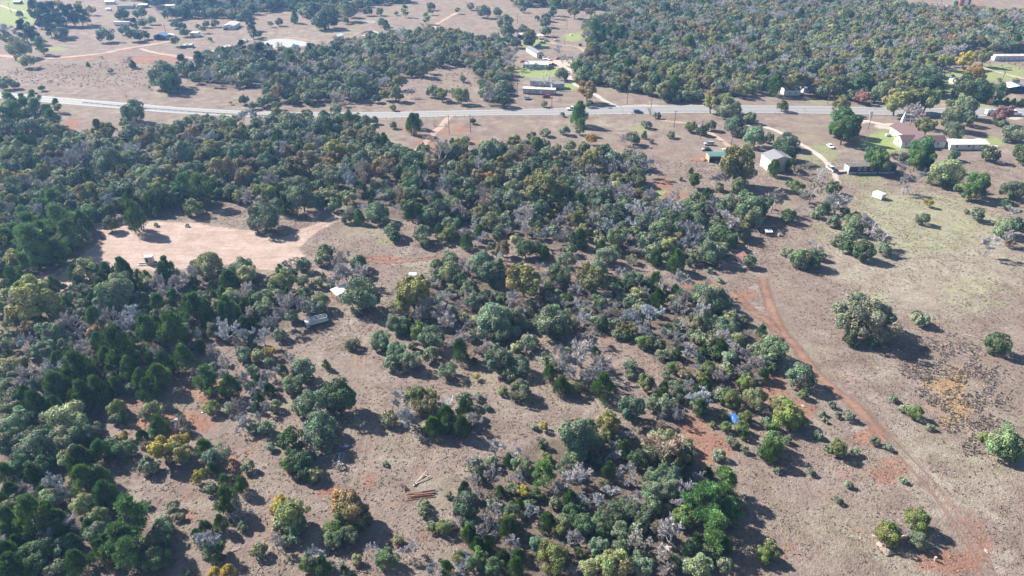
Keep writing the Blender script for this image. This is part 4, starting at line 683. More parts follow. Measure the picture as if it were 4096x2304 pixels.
for t in sorted(single, key=lambda t: -t[4]):
    code, x, y, Rw, rpx, u, v = t; kind, colr, hz, word, cat = KC[code]
    rz = pick.uniform(0, 6.283); hs = pick.uniform(.95, 1.16); c = (*jit(colr), 1)
    if rpx > 19:
        i = pick.randrange(len(PROTO[kind])); cm, tm = PROTO[kind][i]; key = (kind, i)
        if kind == 'bush':
            if key in used_first: o = used_first[key].copy(); COL.objects.link(o)
            else: o = used_first[key] = obj('bush', cm)
            o.location = (x, y, 0); o.rotation_euler = (0, 0, rz); o.scale = (Rw, Rw, Rw * hs); o.color = c
        else:
            if key in used_first:
                r0, c0, t0 = used_first[key]; o = r0.copy(); COL.objects.link(o)
                cc = c0.copy(); COL.objects.link(cc); cc.parent = o; tt = t0.copy(); COL.objects.link(tt); tt.parent = o
            else:
                o = empty(NAMES[cat]); cc = obj('branches' if kind in ('bare', 'dead') else 'crown', cm, o); tt = obj('trunk', tm, o); used_first[key] = (o, cc, tt)
            o.location = (x, y, 0); o.rotation_euler = (0, 0, rz); o.scale = (Rw, Rw, Rw * hs); cc.color = c; tt.color = (1, 1, 1, 1)
    else:
        i = pick.randrange(len(FAR[kind])); key = (kind, i, 'far')
        if key in used_first: o = used_first[key].copy(); COL.objects.link(o)
        else: o = used_first[key] = obj(NAMES[cat], FAR[kind][i])
        o.location = (x, y, 0); o.rotation_euler = (0, 0, rz); o.scale = (Rw, Rw, Rw * hs); o.color = c
    o.name = NAMES[cat]
    tagg(o, lab[id(t)], cat, {'evergreen tree': 'evergreen trees of the woods', 'oak tree': 'oaks with autumn leaves', 'cedar tree': 'cedars among the woods', 'pine tree': 'tall pines', 'bare tree': 'leafless grey trees', 'bush': 'low bushes on the grass'}[cat])
for cat, L in mass.items():
    if not L: continue
    Vs = []; Qs = []; Ts = []; n0 = 0
    for t in L:
        code, x, y, Rw, rpx, u, v = t; kind, colr = KC[code][:2]; RV, RQ, RT = RAW[kind][pick.randrange(len(RAW[kind]))]
        if rpx < 14 and len(RQ) > 500 and kind in ('evergreen', 'oak'):
            s = rng.permutation(len(RQ))[:480]; q = RQ[s]; T = RT[s]; uq, inv = np.unique(q, return_inverse=True); Vv = RV[uq]; q = inv.reshape(q.shape)
            cen = Vv[q].mean(1, keepdims=True); Vv = Vv.copy(); Vv[q.ravel()] = (cen + (Vv[q] - cen) * 1.35).reshape(-1, 3)
        else: q, T, Vv = RQ, RT, RV
        a = pick.uniform(0, 6.283); ca, sa = math.cos(a), math.sin(a)
        M = np.array([[ca, -sa, 0], [sa, ca, 0], [0, 0, 1]]) * Rw
        Vs.append(Vv @ M.T + [x, y, 0]); Qs.append(q + n0); n0 += len(Vv); Ts.append(T * np.array(jit(colr)))
    nm = {'evergreen tree': 'evergreen_woods', 'oak tree': 'oak_woods', 'bare tree': 'leafless_woods', 'cedar tree': 'cedar_woods', 'pine tree': 'pine_woods', 'bush': 'brush'}[cat]
    o = obj(nm, mesh_np(nm, np.concatenate(Vs), np.concatenate(Qs), [LEAF], tint=np.concatenate(Ts)))
    tagg(o, 'remaining small %ss filling the far and closed woods' % cat, 'woods', kind='stuff')
print('TREES', {c: len(L) for c, L in cats.items()}, 'single', len(single), 'labels', len(set(lab.values())))
# ---------------------------------------------------------------- dry grass tussocks and low weeds
def tussocks(name, n, box_px, hgt, cols, test, label, blades=3, w=.35, minv=0):
    V = []; pts = np.stack([rng.uniform(-240, 250, n), rng.uniform(62, 330, n)], 1)
    if box_px: (x0, x1, y0, y1) = box_px; pts = np.stack([rng.uniform(x0, x1, n), rng.uniform(y0, y1, n)], 1)
    dep = pts[:, 1] * ct + H * st; u = 2048 + F * pts[:, 0] / dep; v = 1152 - F * (pts[:, 1] * st - H * ct) / dep
    ok = (u > -60) & (u < 4150) & (v < 2340) & (v > minv) & test(u, v); pts = pts[ok]; m = len(pts)
    an = rng.uniform(0, 6.283, (m, blades)); hh = hgt * rng.uniform(.5, 1.3, (m, blades)); ww = w * rng.uniform(.6, 1.3, (m, blades))
    c = np.repeat(pts[:, None, :], blades, 1) + rng.normal(size=(m, blades, 2)) * w * .5
    dx, dy = np.cos(an), np.sin(an); lean = rng.normal(size=(m, blades, 2)) * hgt * .45
    z0 = np.zeros((m, blades))
    P = [np.stack([c[..., 0] - dx * ww / 2, c[..., 1] - dy * ww / 2, z0], -1), np.stack([c[..., 0] + dx * ww / 2, c[..., 1] + dy * ww / 2, z0], -1),
         np.stack([c[..., 0] + dx * ww * .45 + lean[..., 0], c[..., 1] + dy * ww * .45 + lean[..., 1], hh], -1), np.stack([c[..., 0] - dx * ww * .45 + lean[..., 0], c[..., 1] - dy * ww * .45 + lean[..., 1], hh], -1)]
    V = np.stack(P, 2).reshape(-1, 3); Q = np.arange(len(V)).reshape(-1, 4)
    cs = np.array(cols)[rng.integers(0, len(cols), m)] * rng.uniform(.75, 1.25, (m, 1)); T = np.repeat(cs, blades, 0)
    return tagg(obj(name, mesh_np(name, V, Q, [LEAF], tint=T)), label, 'grass', kind='stuff')
def tst(u, v):
    k = ~inpoly(u, v, PAD)
    for P in ('D', 'E'): k &= ~inpoly(u, v, WOODS[P])
    s = np.sin(u * .013 + 2 * np.sin(v * .011)) + np.sin(v * .021 + 1.7 * np.sin(u * .008)) + rng.normal(size=u.shape) * .7
    for a, b, c, d in ((3050,1110,3196,1400),(3196,1400,3418,1620),(3418,1620,3640,1850),(3640,1850,3990,2400)):
        L2 = (c - a) ** 2 + (d - b) ** 2; t = np.clip(((u - a) * (c - a) + (v - b) * (d - b)) / L2, 0, 1)
        k &= np.hypot(u - a - t * (c - a), v - b - t * (d - b)) > 28
    return k & (s > -.9)
tussocks('dry_grass', 115000, None, .13, [(.29, .225, .185), (.36, .295, .245), (.25, .20, .165), (.30, .275, .20)], tst, 'dry tan bunch grass covering the open ground', minv=640)
def tw(u, v): return (((u - 3780) / 250) ** 2 + ((v - 1610) / 250) ** 2 < 1 + rng.normal(size=u.shape) * .2) & (np.sin(u * .05 + np.sin(v * .04) * 2) + np.sin(v * .06) > -.5)
tussocks('weeds', 26000, (100, 220, 95, 170), .32, [(.25, .205, .18), (.30, .25, .225), (.22, .20, .15)], tw, 'grey-brown low weeds between the ochre soil patches', blades=3, w=.3)
def tw2(u, v): return (((u - 430) / 420) ** 2 + ((v - 300) / 50) ** 2 < 1) | (((u - 1850) / 240) ** 2 + ((v - 290) / 60) ** 2 < 1) | (((u - 3980) / 130) ** 2 + ((v - 265) / 22) ** 2 < 1)
tussocks('tall_weeds', 7000, (-380, 380, 380, 520), .55, [(.28, .20, .16), (.32, .24, .19), (.26, .23, .17)], tw2, 'reddish brown tall weeds in the far fields', blades=3, w=.5)
# ---------------------------------------------------------------- man-made things
pi = math.pi
M_WHITE = simple('white_metal_paint', (.78, .78, .77), .5, var=.04, dirt=(.62, .60, .56)); M_WALLW = simple('white_siding', (.74, .74, .72), .7, var=.05, scale=1.2, dirt=(.60, .58, .54))
M_GLASS = simple('window_glass', (.03, .035, .045), .1, var=.2); M_TRIM = simple('white_trim', (.80, .80, .79), .6, var=.03)
M_RUST = simple('rusty_metal', (.27, .12, .07), .85, var=.4, scale=4, dirt=(.40, .22, .14)); M_RUSTL = simple('weathered_pipe', (.40, .29, .25), .8, var=.35, scale=5, dirt=(.30, .13, .08))
M_WOOD = simple('weathered_wood', (.24, .19, .15), .9, var=.3, scale=5); M_NEWW = simple('pale_lumber', (.50, .39, .30), .8, var=.12, scale=3)
M_STEEL = simple('galvanised_steel', (.52, .54, .55), .4, .6, var=.12); M_BLACK = simple('black_rubber', (.02, .02, .022), .8, var=.3); M_DARK = simple('dark_steel', (.06, .06, .065), .6, var=.3)
M_NAVY = simple('navy_siding', (.035, .042, .10), .7, var=.2, scale=1.5); M_SKIRT = simple('grey_skirting', (.34, .37, .42), .7, var=.35, scale=1.1, dirt=(.08, .08, .10))
M_ROOFG = simple('grey_shingle', (.22, .22, .235), .9, var=.2, scale=1.6); M_ROOFD = simple('dark_shingle', (.20, .175, .16), .9, var=.3, scale=1.2, dirt=(.11, .10, .10)); M_ROOFR = simple('maroon_shingle', (.135, .083, .085), .9, var=.16, scale=1.8)
M_ROOFW = simple('white_roof_sheet', (.82, .82, .82), .45, var=.06, scale=.8, dirt=(.66, .64, .6)); M_GREEN = simple('green_roof_sheet', (.12, .24, .215), .5, var=.15); M_BLUE = simple('blue_roof_sheet', (.14, .27, .50), .5, var=.15)
M_BEIGE = simple('beige_siding', (.42, .41, .30), .7, var=.06, scale=1); M_GREY = simple('grey_siding', (.42, .42, .44), .7, var=.1, scale=1); M_OLDW = simple('peeling_siding', (.46, .46, .47), .8, var=.3, scale=1.3, dirt=(.26, .25, .25))
M_OLDR = simple('streaked_roof', (.66, .62, .60), .7, var=.2, scale=.8, dirt=(.40, .22, .15)); M_TAN = simple('tan_board', (.42, .32, .22), .8, var=.15); M_POLE = simple('pole_wood', (.17, .115, .09), .9, var=.25, scale=3)
M_TARP = simple('blue_tarp', (.04, .13, .38), .45, var=.25, scale=3); M_YELL = simple('yellow_sign', (.75, .45, .04), .5, var=.05); M_RED = simple('red_paint', (.30, .025, .03), .3, var=.1); M_SILV = simple('silver_paint', (.55, .57, .60), .3, .3, var=.05)
M_BLKP = simple('black_paint', (.018, .02, .028), .25, var=.2); M_WPNT = simple('car_white', (.80, .80, .80), .3, var=.03); M_BLUP = simple('blue_car', (.06, .11, .22), .3, var=.1); M_CON = simple('tan_container', (.58, .42, .22), .7, var=.15); M_TANK = simple('green_tank', (.13, .22, .18), .6, var=.15)
M_SKIN = simple('skin', (.42, .24, .17), .6, var=.05); M_SHIRT = simple('pale_shirt', (.66, .66, .74), .8, var=.05); M_JEAN = simple('blue_jeans', (.08, .10, .17), .8, var=.1); M_ROCK = simple('sandstone', (.40, .29, .24), .95, var=.3, scale=2.5)
def frame_from(u0, v0, u1, v1):
    a, b = G(u0, v0), G(u1, v1); d = b - a; return a, math.atan2(d.y, d.x), d.length
def window(parent, x, z, w, h, y, M=None, face='f', trim=M_TRIM):
    """window in a wall lying in the plane y (front, face f) or x (side, face s)"""
    def bx(mb, a, b, c, d_, t0, t1):
        if face == 'f': mb.box(a, b, y - t1, y - t0, c, d_)
        elif face == 's': mb.box(y - t1, y - t0, a, b, c, d_)
        else: mb.box(y + t0, y + t1, a, b, c, d_)
    f = MB(); bx(f, x - w / 2, x + w / 2, z, z + .1, 0, .06); bx(f, x - w / 2, x + w / 2, z + h - .1, z + h, 0, .06)
    bx(f, x - w / 2, x - w / 2 + .1, z + .1, z + h - .1, 0, .06); bx(f, x + w / 2 - .1, x + w / 2, z + .1, z + h - .1, 0, .06); bx(f, x - .03, x + .03, z + .1, z + h - .1, 0, .05)
    fo = f.build('window', trim, parent); g = MB(); bx(g, x - w / 2 + .1, x + w / 2 - .1, z + .1, z + h - .1, -.01, .02); g.build('pane', M_GLASS, fo)
def door(parent, x, w, h, y, z0=.0, mat=None, face='f'):
    m = MB()
    if face == 'f': m.box(x - w / 2, x + w / 2, y - .05, y + .01, z0, z0 + h)
    elif face == 's': m.box(y - .05, y + .01, x - w / 2, x + w / 2, z0, z0 + h)
    d_ = m.build('door', mat or M_TRIM, parent)
    k = MB()
    if face == 'f': k.cbox((x + w / 2 - .12, y - .08, z0 + 1.0), .06, .06, .06)
    else: k.cbox((y - .08, x + w / 2 - .12, z0 + 1.0), .06, .06, .06)
    k.build('handle', M_DARK, d_)
def gable(name, org, rz, L, D, hw, hr, wall, roof, label, cat, ridge='x', over=.35, base=0.0, skirt=None, roof_thick=.12, wins=(), doors=(), group=None, ribs=0, open_front=False):
    """house: front wall along local x at y=0, depth D; ridge along x or y"""
    t = empty(name, org, rz, label=label, cat=cat, group=group)
    z0 = base; zt = base + hw; w_ = MB()
    if not open_front:
        if ridge == 'x':
            w_.box(0, L, 0, D, z0, zt); w_.poly([(0, 0, zt), (0, D, zt), (0, D / 2, zt + hr - .02), (L, 0, zt), (L, D, zt), (L, D / 2, zt + hr - .02)], [(0, 2, 1), (3, 4, 5), (0, 1, 4, 3), (0, 3, 5, 2), (1, 2, 5, 4)])
        else:
            w_.box(0, L, 0, D, z0, zt); w_.poly([(0, 0, zt), (L, 0, zt), (L / 2, 0, zt + hr - .02), (0, D, zt), (L, D, zt), (L / 2, D, zt + hr - .02)], [(0, 1, 2), (3, 5, 4), (0, 3, 4, 1), (0, 2, 5, 3), (1, 4, 5, 2)])
    else:
        w_.box(0, L, D - .15, D, z0, zt); w_.box(0, .15, 0, D - .15, z0, zt); w_.box(L - .15, L, 0, D - .15, z0, zt)
        if ridge == 'x': w_.box(.15, L - .15, .6, .75, zt - .5, zt)
        for k in range(1, 3): MB().box(L * k / 3 - .08, L * k / 3 + .08, .02, .18, z0, zt).build('post', M_WOOD, t)
    w_.build('wall', wall, t)
    if skirt: MB().box(.08, L - .08, .08, D - .08, 0, z0).build('skirting', skirt, t)
    r = MB(); o_ = over; th = roof_thick
    if ridge == 'x':
        s = hr / (D / 2)
        for sg in (0, 1):
            ye, yr = (-o_, D / 2) if sg == 0 else (D + o_, D / 2)
            ze = zt - s * o_; P = [(-o_, ye, ze), (L + o_, ye, ze), (L + o_, yr, zt + hr), (-o_, yr, zt + hr)]
            r.poly([(x, y, z + .03) for x, y, z in P] + [(x, y, z + .03 + th) for x, y, z in P], [(0, 1, 2, 3), (4, 7, 6, 5), (0, 4, 5, 1), (1, 5, 6, 2), (2, 6, 7, 3), (3, 7, 4, 0)])
    else:
        s = hr / (L / 2)
        for sg in (0, 1):
            xe, xr = (-o_, L / 2) if sg == 0 else (L + o_, L / 2)
            ze = zt - s * o_; P = [(xe, -o_, ze), (xe, D + o_, ze), (xr, D + o_, zt + hr), (xr, -o_, zt + hr)]
            r.poly([(x, y, z + .03) for x, y, z in P] + [(x, y, z + .03 + th) for x, y, z in P], [(0, 1, 2, 3), (4, 7, 6, 5), (0, 4, 5, 1), (1, 5, 6, 2), (2, 6, 7, 3), (3, 7, 4, 0)])
    ro = r.build('roof', roof, t)
    if ribs:
        rb = MB()
        for k in range(ribs + 1):
            if ridge == 'x':
                x = L * k / ribs; s = hr / (D / 2)
                for ye in (-o_, D + o_): rb.tube([(x, ye, zt - s * o_ + th + .06), (x, D / 2, zt + hr + th + .05)], .03, 4)
            else:
                y = D * k / ribs; s = hr / (L / 2)
                for xe in (-o_, L + o_): rb.tube([(xe, y, zt - s * o_ + th + .06), (L / 2, y, zt + hr + th + .05)], .03, 4)
        rb.build('roof_rib', roof, ro)
    for q in wins: window(t, *q[:4], *q[4:])
    for q in doors: door(t, *q)
    return t
# --- vehicles ---
def wheel_set(t, L, W, rad=.34, xs=None, tw=.22):
    for x in (xs or (L * .19, L * .80)):
        for y in (W / 2 - tw / 2, -W / 2 + tw / 2):
            w_ = MB().tube([(x, y - tw / 2, rad), (x, y + tw / 2, rad)], rad, 14).build('wheel', M_BLACK, t)
            MB().tube([(x, y - tw / 2 - .012, rad), (x, y + tw / 2 + .012, rad)], rad * .55, 10).build('rim', M_STEEL, w_)
def lights(t, L, W, z):
    for y in (W / 2 - .28, -W / 2 + .28):
        MB().cbox((L - .02, y, z), .08, .34, .16).build('headlight', M_SILV, t); MB().cbox((.02, y * 1.12, z + .08), .08, .2, .2).build('tail_light', M_RED, t)
def car(name, u, v, head, paint, label, cat='car', L=4.6, W=1.82, style='car', group=None, open_gate=False, hood=None):
    """front of the vehicle towards local +x; head = heading in degrees"""
    p = G(u, v); t = empty(name, p, R(head), label=label, cat=cat, group=group); off = Matrix.Translation((-L / 2, 0, 0))
    c = {'car': dict(b=[(.0, .30), (0, .80), (.04 * L, .95), (.30 * L, .98), (.70 * L, .92), (.95 * L, .78), (L, .60), (L, .28)], k=[(.08 * L, .95), (.20 * L, 1.40), (.52 * L, 1.44), (.70 * L, .94)]),
         'suv': dict(b=[(.0, .38), (0, 1.0), (.02 * L, 1.08), (.30 * L, 1.10), (.74 * L, 1.06), (.96 * L, .98), (L, .75), (L, .36)], k=[(.015 * L, 1.06), (.06 * L, 1.74), (.55 * L, 1.78), (.73 * L, 1.06)]),
         'pickup': dict(b=[(.0, .45), (0, 1.12), (.35 * L, 1.14), (.74 * L, 1.12), (.97 * L, 1.04), (L, .8), (L, .42)], k=[(.36 * L, 1.12), (.385 * L, 1.82), (.60 * L, 1.86), (.74 * L, 1.12)]),
         'flatbed': dict(b=[(.36 * L, .45), (.36 * L, 1.25), (.74 * L, 1.24), (.97 * L, 1.16), (L, .85), (L, .42)], k=[(.37 * L, 1.2), (.38 * L, 2.0), (.62 * L, 2.03), (.74 * L, 1.22)])}[style]
    body = MB().prism([(x, z) for x, z in c['b']], -W / 2, W / 2, off).build('body', paint, t, bevel=.06)
    zk = c['k']; tp = lambda z: 1 - max(0, (z - zk[0][1])) * .16
    MB().prism(zk, -W / 2 + .05, W / 2 - .05, off, taper=tp).build('window', M_GLASS, t)
    zr = zk[1][1]; MB().prism([(zk[1][0] - .04, zr - .05), (zk[1][0], zr + .05), (zk[2][0], zk[2][1] + .05), (zk[2][0] + .05, zk[2][1] - .05)], -W / 2 * .86, W / 2 * .86, off).build('roof', paint, t)
    pl = MB()
    for s in (-1, 1):
        for (a, b) in ((0, 1), (3, 2)):
            pl.tube([off @ Vector((zk[a][0], s * (W / 2 - .05), zk[a][1])), off @ Vector((zk[b][0], s * (W / 2 - .05) * tp(zk[b][1]), zk[b][1]))], .05, 4)
        xm = (zk[1][0] + zk[2][0]) / 2; pl.tube([off @ Vector((xm, s * (W / 2 - .04), zk[0][1])), off @ Vector((xm, s * (W / 2 - .04) * tp(zr), zr))], .045, 4)
    pl.build('pillar', paint, t)
    if hood: MB().prism([(.70 * L, .99), (.72 * L, 1.0), (.94 * L, .87), (.985 * L, .70), (.96 * L, .70), (.92 * L, .8)], -W / 2 + .08, W / 2 - .08, off).build('hood', hood, t)
    wr = .42 if style in ('pickup', 'flatbed') else (.37 if style == 'suv' else .33)
    n0 = len(COL.objects); wt = t
    wo = empty('x'); wheel_set(wo, L, W + .04, wr); lights(wo, L, W, c['b'][-2][1] + .02)
    for ch in list(wo.children):
        ch.parent = t; ch.matrix_local = off
    bpy.data.objects.remove(wo)
    if style == 'pickup':
        b = MB(); 
        b.box(-L / 2 + .12, -L / 2 + .34 * L, -W / 2 + .12, W / 2 - .12, 1.145, 1.16).build('bed_floor', M_DARK, t)
        for y in (-W / 2 + .05, W / 2 - .05): MB().box(-L / 2 + .02, -L / 2 + .35 * L, y - .05, y + .05, 1.14, 1.30).build('bed_side', paint, t)
        MB().box(-L / 2, -L / 2 + .08, -W / 2 + .1, W / 2 - .1, 1.14, 1.30).build('tailgate', paint, t)
    if style == 'flatbed':
        MB().box(-L / 2, -L / 2 + .355 * L, -W / 2 - .1, W / 2 + .1, .95, 1.08).build('flat_bed', M_DARK, t); MB().box(-L / 2 + .335 * L, -L / 2 + .355 * L, -W / 2, W / 2, 1.08, 1.95).build('headboard', M_DARK, t)
        MB().box(-L / 2 + .1, -L / 2 + .36 * L, -.4, .4, .55, .95).build('chassis', M_DARK, t)
    if open_gate: MB().prism([(-.55, 1.80), (-.58, 1.87), (.25, 1.87), (.25, 1.80)], -W / 2 * .85, W / 2 * .85, off).build('tailgate', paint, t)
    return t
car('flatbed_truck', 2291, 441, 180, M_WPNT, 'white crew-cab truck with a black flat bed driving on the highway', 'truck', 6.6, 2.1, 'flatbed')
car('parked_car', 2552, 452, 2, M_BLUP, 'dark blue SUV stopped at the highway edge with its rear gate open', 'car', 4.7, 1.9, 'suv', open_gate=True)
car('parked_car', 2835, 580, 180, M_SILV, 'silver SUV parked on the grass behind the black car', 'car', 4.6, 1.85, 'suv')
car('parked_car', 2824, 602, 184, M_BLKP, 'black car with a pale hood parked in front of the silver SUV', 'car', 4.3, 1.75, 'car', hood=M_SILV)
car('parked_car', 3321, 590, -86, M_WPNT, 'white sedan parked alone on the grass above the pale drive', 'car', 4.6, 1.8, 'car')
car('pickup_truck', 3324, 682, -82, M_WPNT, 'white pickup parked on the pale drive beside the navy mobile home', 'pickup', 5.6, 1.95, 'pickup')
car('parked_car', 3341, 691, -60, M_BLKP, 'dark car half behind the white pickup beside the navy mobile home', 'car', 4.2, 1.7, 'car')
car('parked_car', 2184, 391, 182, M_RED, 'dark red SUV parked in front of the weathered grey mobile home', 'car', 4.6, 1.85, 'suv')
car('pickup_truck', 2211, 264, 0, M_BLKP, 'black pickup parked at the end of the white house with a centre gable', 'pickup', 5.8, 1.95, 'pickup')
car('parked_car', 2176, 237, -75, M_WPNT, 'white car nearest the porch of the long grey-roofed mobile home', 'car', 4.5, 1.8, 'car')
car('pickup_truck', 2194, 240, -50, M_WPNT, 'white pickup with a load in its bed beside the porch cars', 'pickup', 5.4, 1.9, 'pickup')
car('parked_car', 2153, 183, 175, M_WPNT, 'white car in the tree shade north of the long grey-roofed mobile home', 'car', 4.6, 1.8, 'car')
car('pickup_truck', 2168, 175, 178, M_BLUP, 'dark blue pickup parked beside the shaded white car', 'pickup', 5.6, 1.9, 'pickup')
car('parked_car', 2187, 166, 0, M_SILV, 'silver car parked at the head of the orange dirt drive', 'car', 4.5, 1.8, 'suv')
car('parked_car', 2226, 164, 170, M_WPNT, 'white car parked on the orange dirt drive under bare branches', 'car', 4.5, 1.8, 'car')
car('parked_car', 2226, 360, 10, M_BLUP, 'blue car parked between the two grey mobile homes', 'car', 4.3, 1.75, 'car')
car('parked_car', 905, 120, 0, M_BLUP, 'blue-grey car parked before the white house with the low roof', 'car', 4.5, 1.8, 'car')
car('parked_car', 3818, 238, 180, M_WPNT, 'white car parked under the trees beside the yellow-leaved oak', 'car', 4.6, 1.8, 'car')
# tanker truck on the highway
t = empty('tanker_truck', G(4010, 462), R(-1), label='white tanker truck on the highway partly behind a reddish tree', cat='truck'); LT = 18.5
MB().tube([(-LT / 2 + .6, 0, 2.2), (-LT / 2 + .9, 0, 2.2), (3.2, 0, 2.25), (3.5, 0, 2.25)], 1.15, 16).build('tank', M_STEEL, t, smooth=False)
for x in (-7.9, -5.5, -3.0, -.5, 2.6): MB().tube([(x - .08, 0, 2.22), (x + .08, 0, 2.22)], 1.2, 16).build('tank_band', M_WPNT, t)
MB().box(-LT / 2, -LT / 2 + .7, -1.2, 1.2, .7, 3.2).build('rear_pump_box', M_WPNT, t, bevel=.08)
MB().box(-LT / 2 + .4, 7.8, -.45, .45, .75, 1.1).build('chassis', M_DARK, t)
MB().prism([(4.4, .8), (4.4, 3.0), (6.2, 3.05), (6.7, 2.0), (8.9, 1.75), (9.2, 1.2), (9.2, .6)], -1.15, 1.15).build('cab', M_WPNT, t, bevel=.07)
MB().prism([(6.24, 2.95), (6.75, 2.08), (6.72, 2.06), (6.2, 2.9)], -1.0, 1.0).build('windscreen', M_GLASS, t)
for s in (-1, 1): MB().box(4.9, 6.1, s * 1.17 - .02, s * 1.17 + .02, 2.0, 2.8).build('window', M_GLASS, t)
for x in (-8.2, -7.0, 4.2, 5.4, 8.1):
    for s in (-1, 1):
        w_ = MB().tube([(x, s * .95 - .18, .5), (x, s * .95 + .18, .5)], .5, 14).build('wheel', M_BLACK, t); MB().tube([(x, s * .95 - .2, .5), (x, s * .95 + .2, .5)], .26, 10).build('rim', M_STEEL, w_)
M_ALU = simple('aluminium', (.72, .73, .76), .35, .15, var=.05)
# --- pontoon boat on its trailer ---
a, rz, _ = frame_from(1228, 1314, 1310, 1294)
t = empty('pontoon_boat', a, rz, label='silver and white pontoon boat with a black outboard parked on a trailer', cat='boat'); BL, BW, bz = 6.3, 2.5, .62
for y in (.28, 2.22):
    MB().tube([(0, y, bz + .3), (5.2, y, bz + .3), (5.9, y, bz + .38), (6.35, y, bz + .55)], .30, 12, r2=.27).build('pontoon', M_ALU, t)
MB().box(-.1, 6.2, 0, 2.5, bz + .58, bz + .70).build('deck', M_WPNT, t)
DK = simple('deck_carpet', (.55, .52, .48), .9, var=.1); MB().box(-.05, 6.1, .08, 2.42, bz + .70, bz + .72).build('deck_carpet', DK, t)
f = MB(); ph = bz + .72
side = [(1.0, .06), (5.2, .06), (5.8, .35), (6.1, .8), (6.1, 1.7), (5.8, 2.15), (5.2, 2.44), (1.0, 2.44)]
for (x0, y0), (x1, y1) in zip(side, side[1:] + side[:1]):
    d_ = Vector((x1 - x0, y1 - y0, 0)); n_ = Vector((-d_.y, d_.x, 0)).normalized() * .03
    if abs(x0 - 1) < .01 and abs(x1 - 1) < .01: continue
    f.poly([(x0 - n_.x, y0 - n_.y, ph + .05), (x1 - n_.x, y1 - n_.y, ph + .05), (x1 - n_.x, y1 - n_.y, ph + .62), (x0 - n_.x, y0 - n_.y, ph + .62), (x0 + n_.x, y0 + n_.y, ph + .05), (x1 + n_.x, y1 + n_.y, ph + .05), (x1 + n_.x, y1 + n_.y, ph + .62), (x0 + n_.x, y0 + n_.y, ph + .62)], [(0, 1, 2, 3), (4, 7, 6, 5), (0, 4, 5, 1), (3, 2, 6, 7), (1, 5, 6, 2), (0, 3, 7, 4)])
f.build('side_panel', simple('boat_panel', (.60, .62, .68), .4, var=.1), t)
rl = MB(); rl.tube([(x, y, ph + .70) for x, y in side], .04, 5)
for x, y in side: rl.tube([(x, y, ph), (x, y, ph + .7)], .03, 4)
rl.build('railing', M_TRIM, t)
ST = simple('boat_seat', (.72, .70, .68), .6, var=.08)
for x0, x1, y0, y1 in ((3.6, 5.6, .15, .75), (3.6, 5.6, 1.75, 2.35), (1.2, 3.0, 1.8, 2.38)):
    sb = MB().box(x0, x1, y0, y1, ph, ph + .42).build('seat', ST, t, bevel=.05)
    yb = y0 if y0 < 1 else y1; MB().box(x0, x1, yb - .08, yb + .08, ph + .42, ph + .78).build('seat_back', ST, sb, bevel=.03)
MB().box(2.0, 2.7, .2, .9, ph, ph + .95).build('console', M_WPNT, t, bevel=.05)
MB().box(1.4, 1.9, .4, .9, ph, ph + .85).build('helm_seat', ST, t, bevel=.06)
cf = MB()
for k in range(3): cf.tube([(1.15 + k * .18, .1, ph + .7), (1.0 + k * .2, .2, ph + 1.15), (1.0 + k * .2, 2.3, ph + 1.15), (1.15 + k * .18, 2.4, ph + .7)], .05 if k else .12, 6)
cf.build('folded_canopy', M_TRIM, t)
e = MB().prism([(-.95, ph - .35), (-1.05, ph + .1), (-.9, ph + .42), (-.45, ph + .45), (-.3, ph + .1), (-.4, ph - .3)], 1.0, 1.5).build('outboard_motor', M_BLACK, t, bevel=.06)
MB().box(-.8, -.5, 1.15, 1.35, .25, ph - .3).build('motor_leg', M_BLACK, e)
tr = MB(); tr.box(-.2, 6.2, .55, .67, .42, .54); tr.box(-.2, 6.2, 1.83, 1.95, .42, .54)
for x in (0, 2.0, 4.0, 6.0): tr.box(x, x + .1, .3, 2.2, .52, .60)
tr.tube([(6.2, .6, .48), (8.2, 1.25, .48)], .06, 5); tr.tube([(6.2, 1.9, .48), (8.2, 1.25, .48)], .06, 5); tr.tube([(8.2, 1.25, 0), (8.2, 1.25, .7)], .05, 5)
ta = tr.build('trailer_frame', M_DARK, t)
for x in (1.6, 2.4):
    for y in (.45, 2.05):
        w_ = MB().tube([(x, y - .1, .28), (x, y + .1, .28)], .28, 12).build('wheel', M_BLACK, t); MB().tube([(x, y - .11, .28), (x, y + .11, .28)], .15, 8).build('rim', M_STEEL, w_)
# --- open shelter with white sheet roof and rails ---
a, rz, ln = frame_from(1349, 1204, 1410, 1179)
t = empty('open_shelter', a, rz, label='open stock shelter with a white corrugated roof half hidden by a round tree', cat='shed'); SL, SD = 6.6, 2.9
rf = MB(); n = 22
for k in range(n):
    x0, x1 = -.3 + (SL + .6) * k / n, -.3 + (SL + .6) * (k + 1) / n; dz = .05 if k % 2 else 0
    rf.poly([(x0, -.5, 2.25 + dz), (x1, -.5, 2.25 + dz), (x1, SD + .3, 2.75 + dz), (x0, SD + .3, 2.75 + dz), (x0, -.5, 2.19 + dz), (x1, -.5, 2.19 + dz), (x1, SD + .3, 2.69 + dz), (x0, SD + .3, 2.69 + dz)], [(0, 1, 2, 3), (4, 7, 6, 5), (0, 4, 5, 1), (2, 6, 7, 3), (1, 5, 6, 2), (0, 3, 7, 4)])
rf.build('roof', M_ROOFW, t)
for x in (0, 2.2, 4.4, 6.6):
    for y, h in ((0, 2.2), (SD, 2.6)): MB().box(x - .07, x + .07, y - .07, y + .07, 0, h).build('post', M_WOOD, t)
for z in (.5, .95, 1.4): MB().box(0, SL, -.13, -.07, z - .06, z + .06).build('rail', M_TRIM, t)
for z in (.5, .95, 1.4): MB().box(-.13, -.07, 0, SD, z - .06, z + .06).build('rail', M_RUST, t)
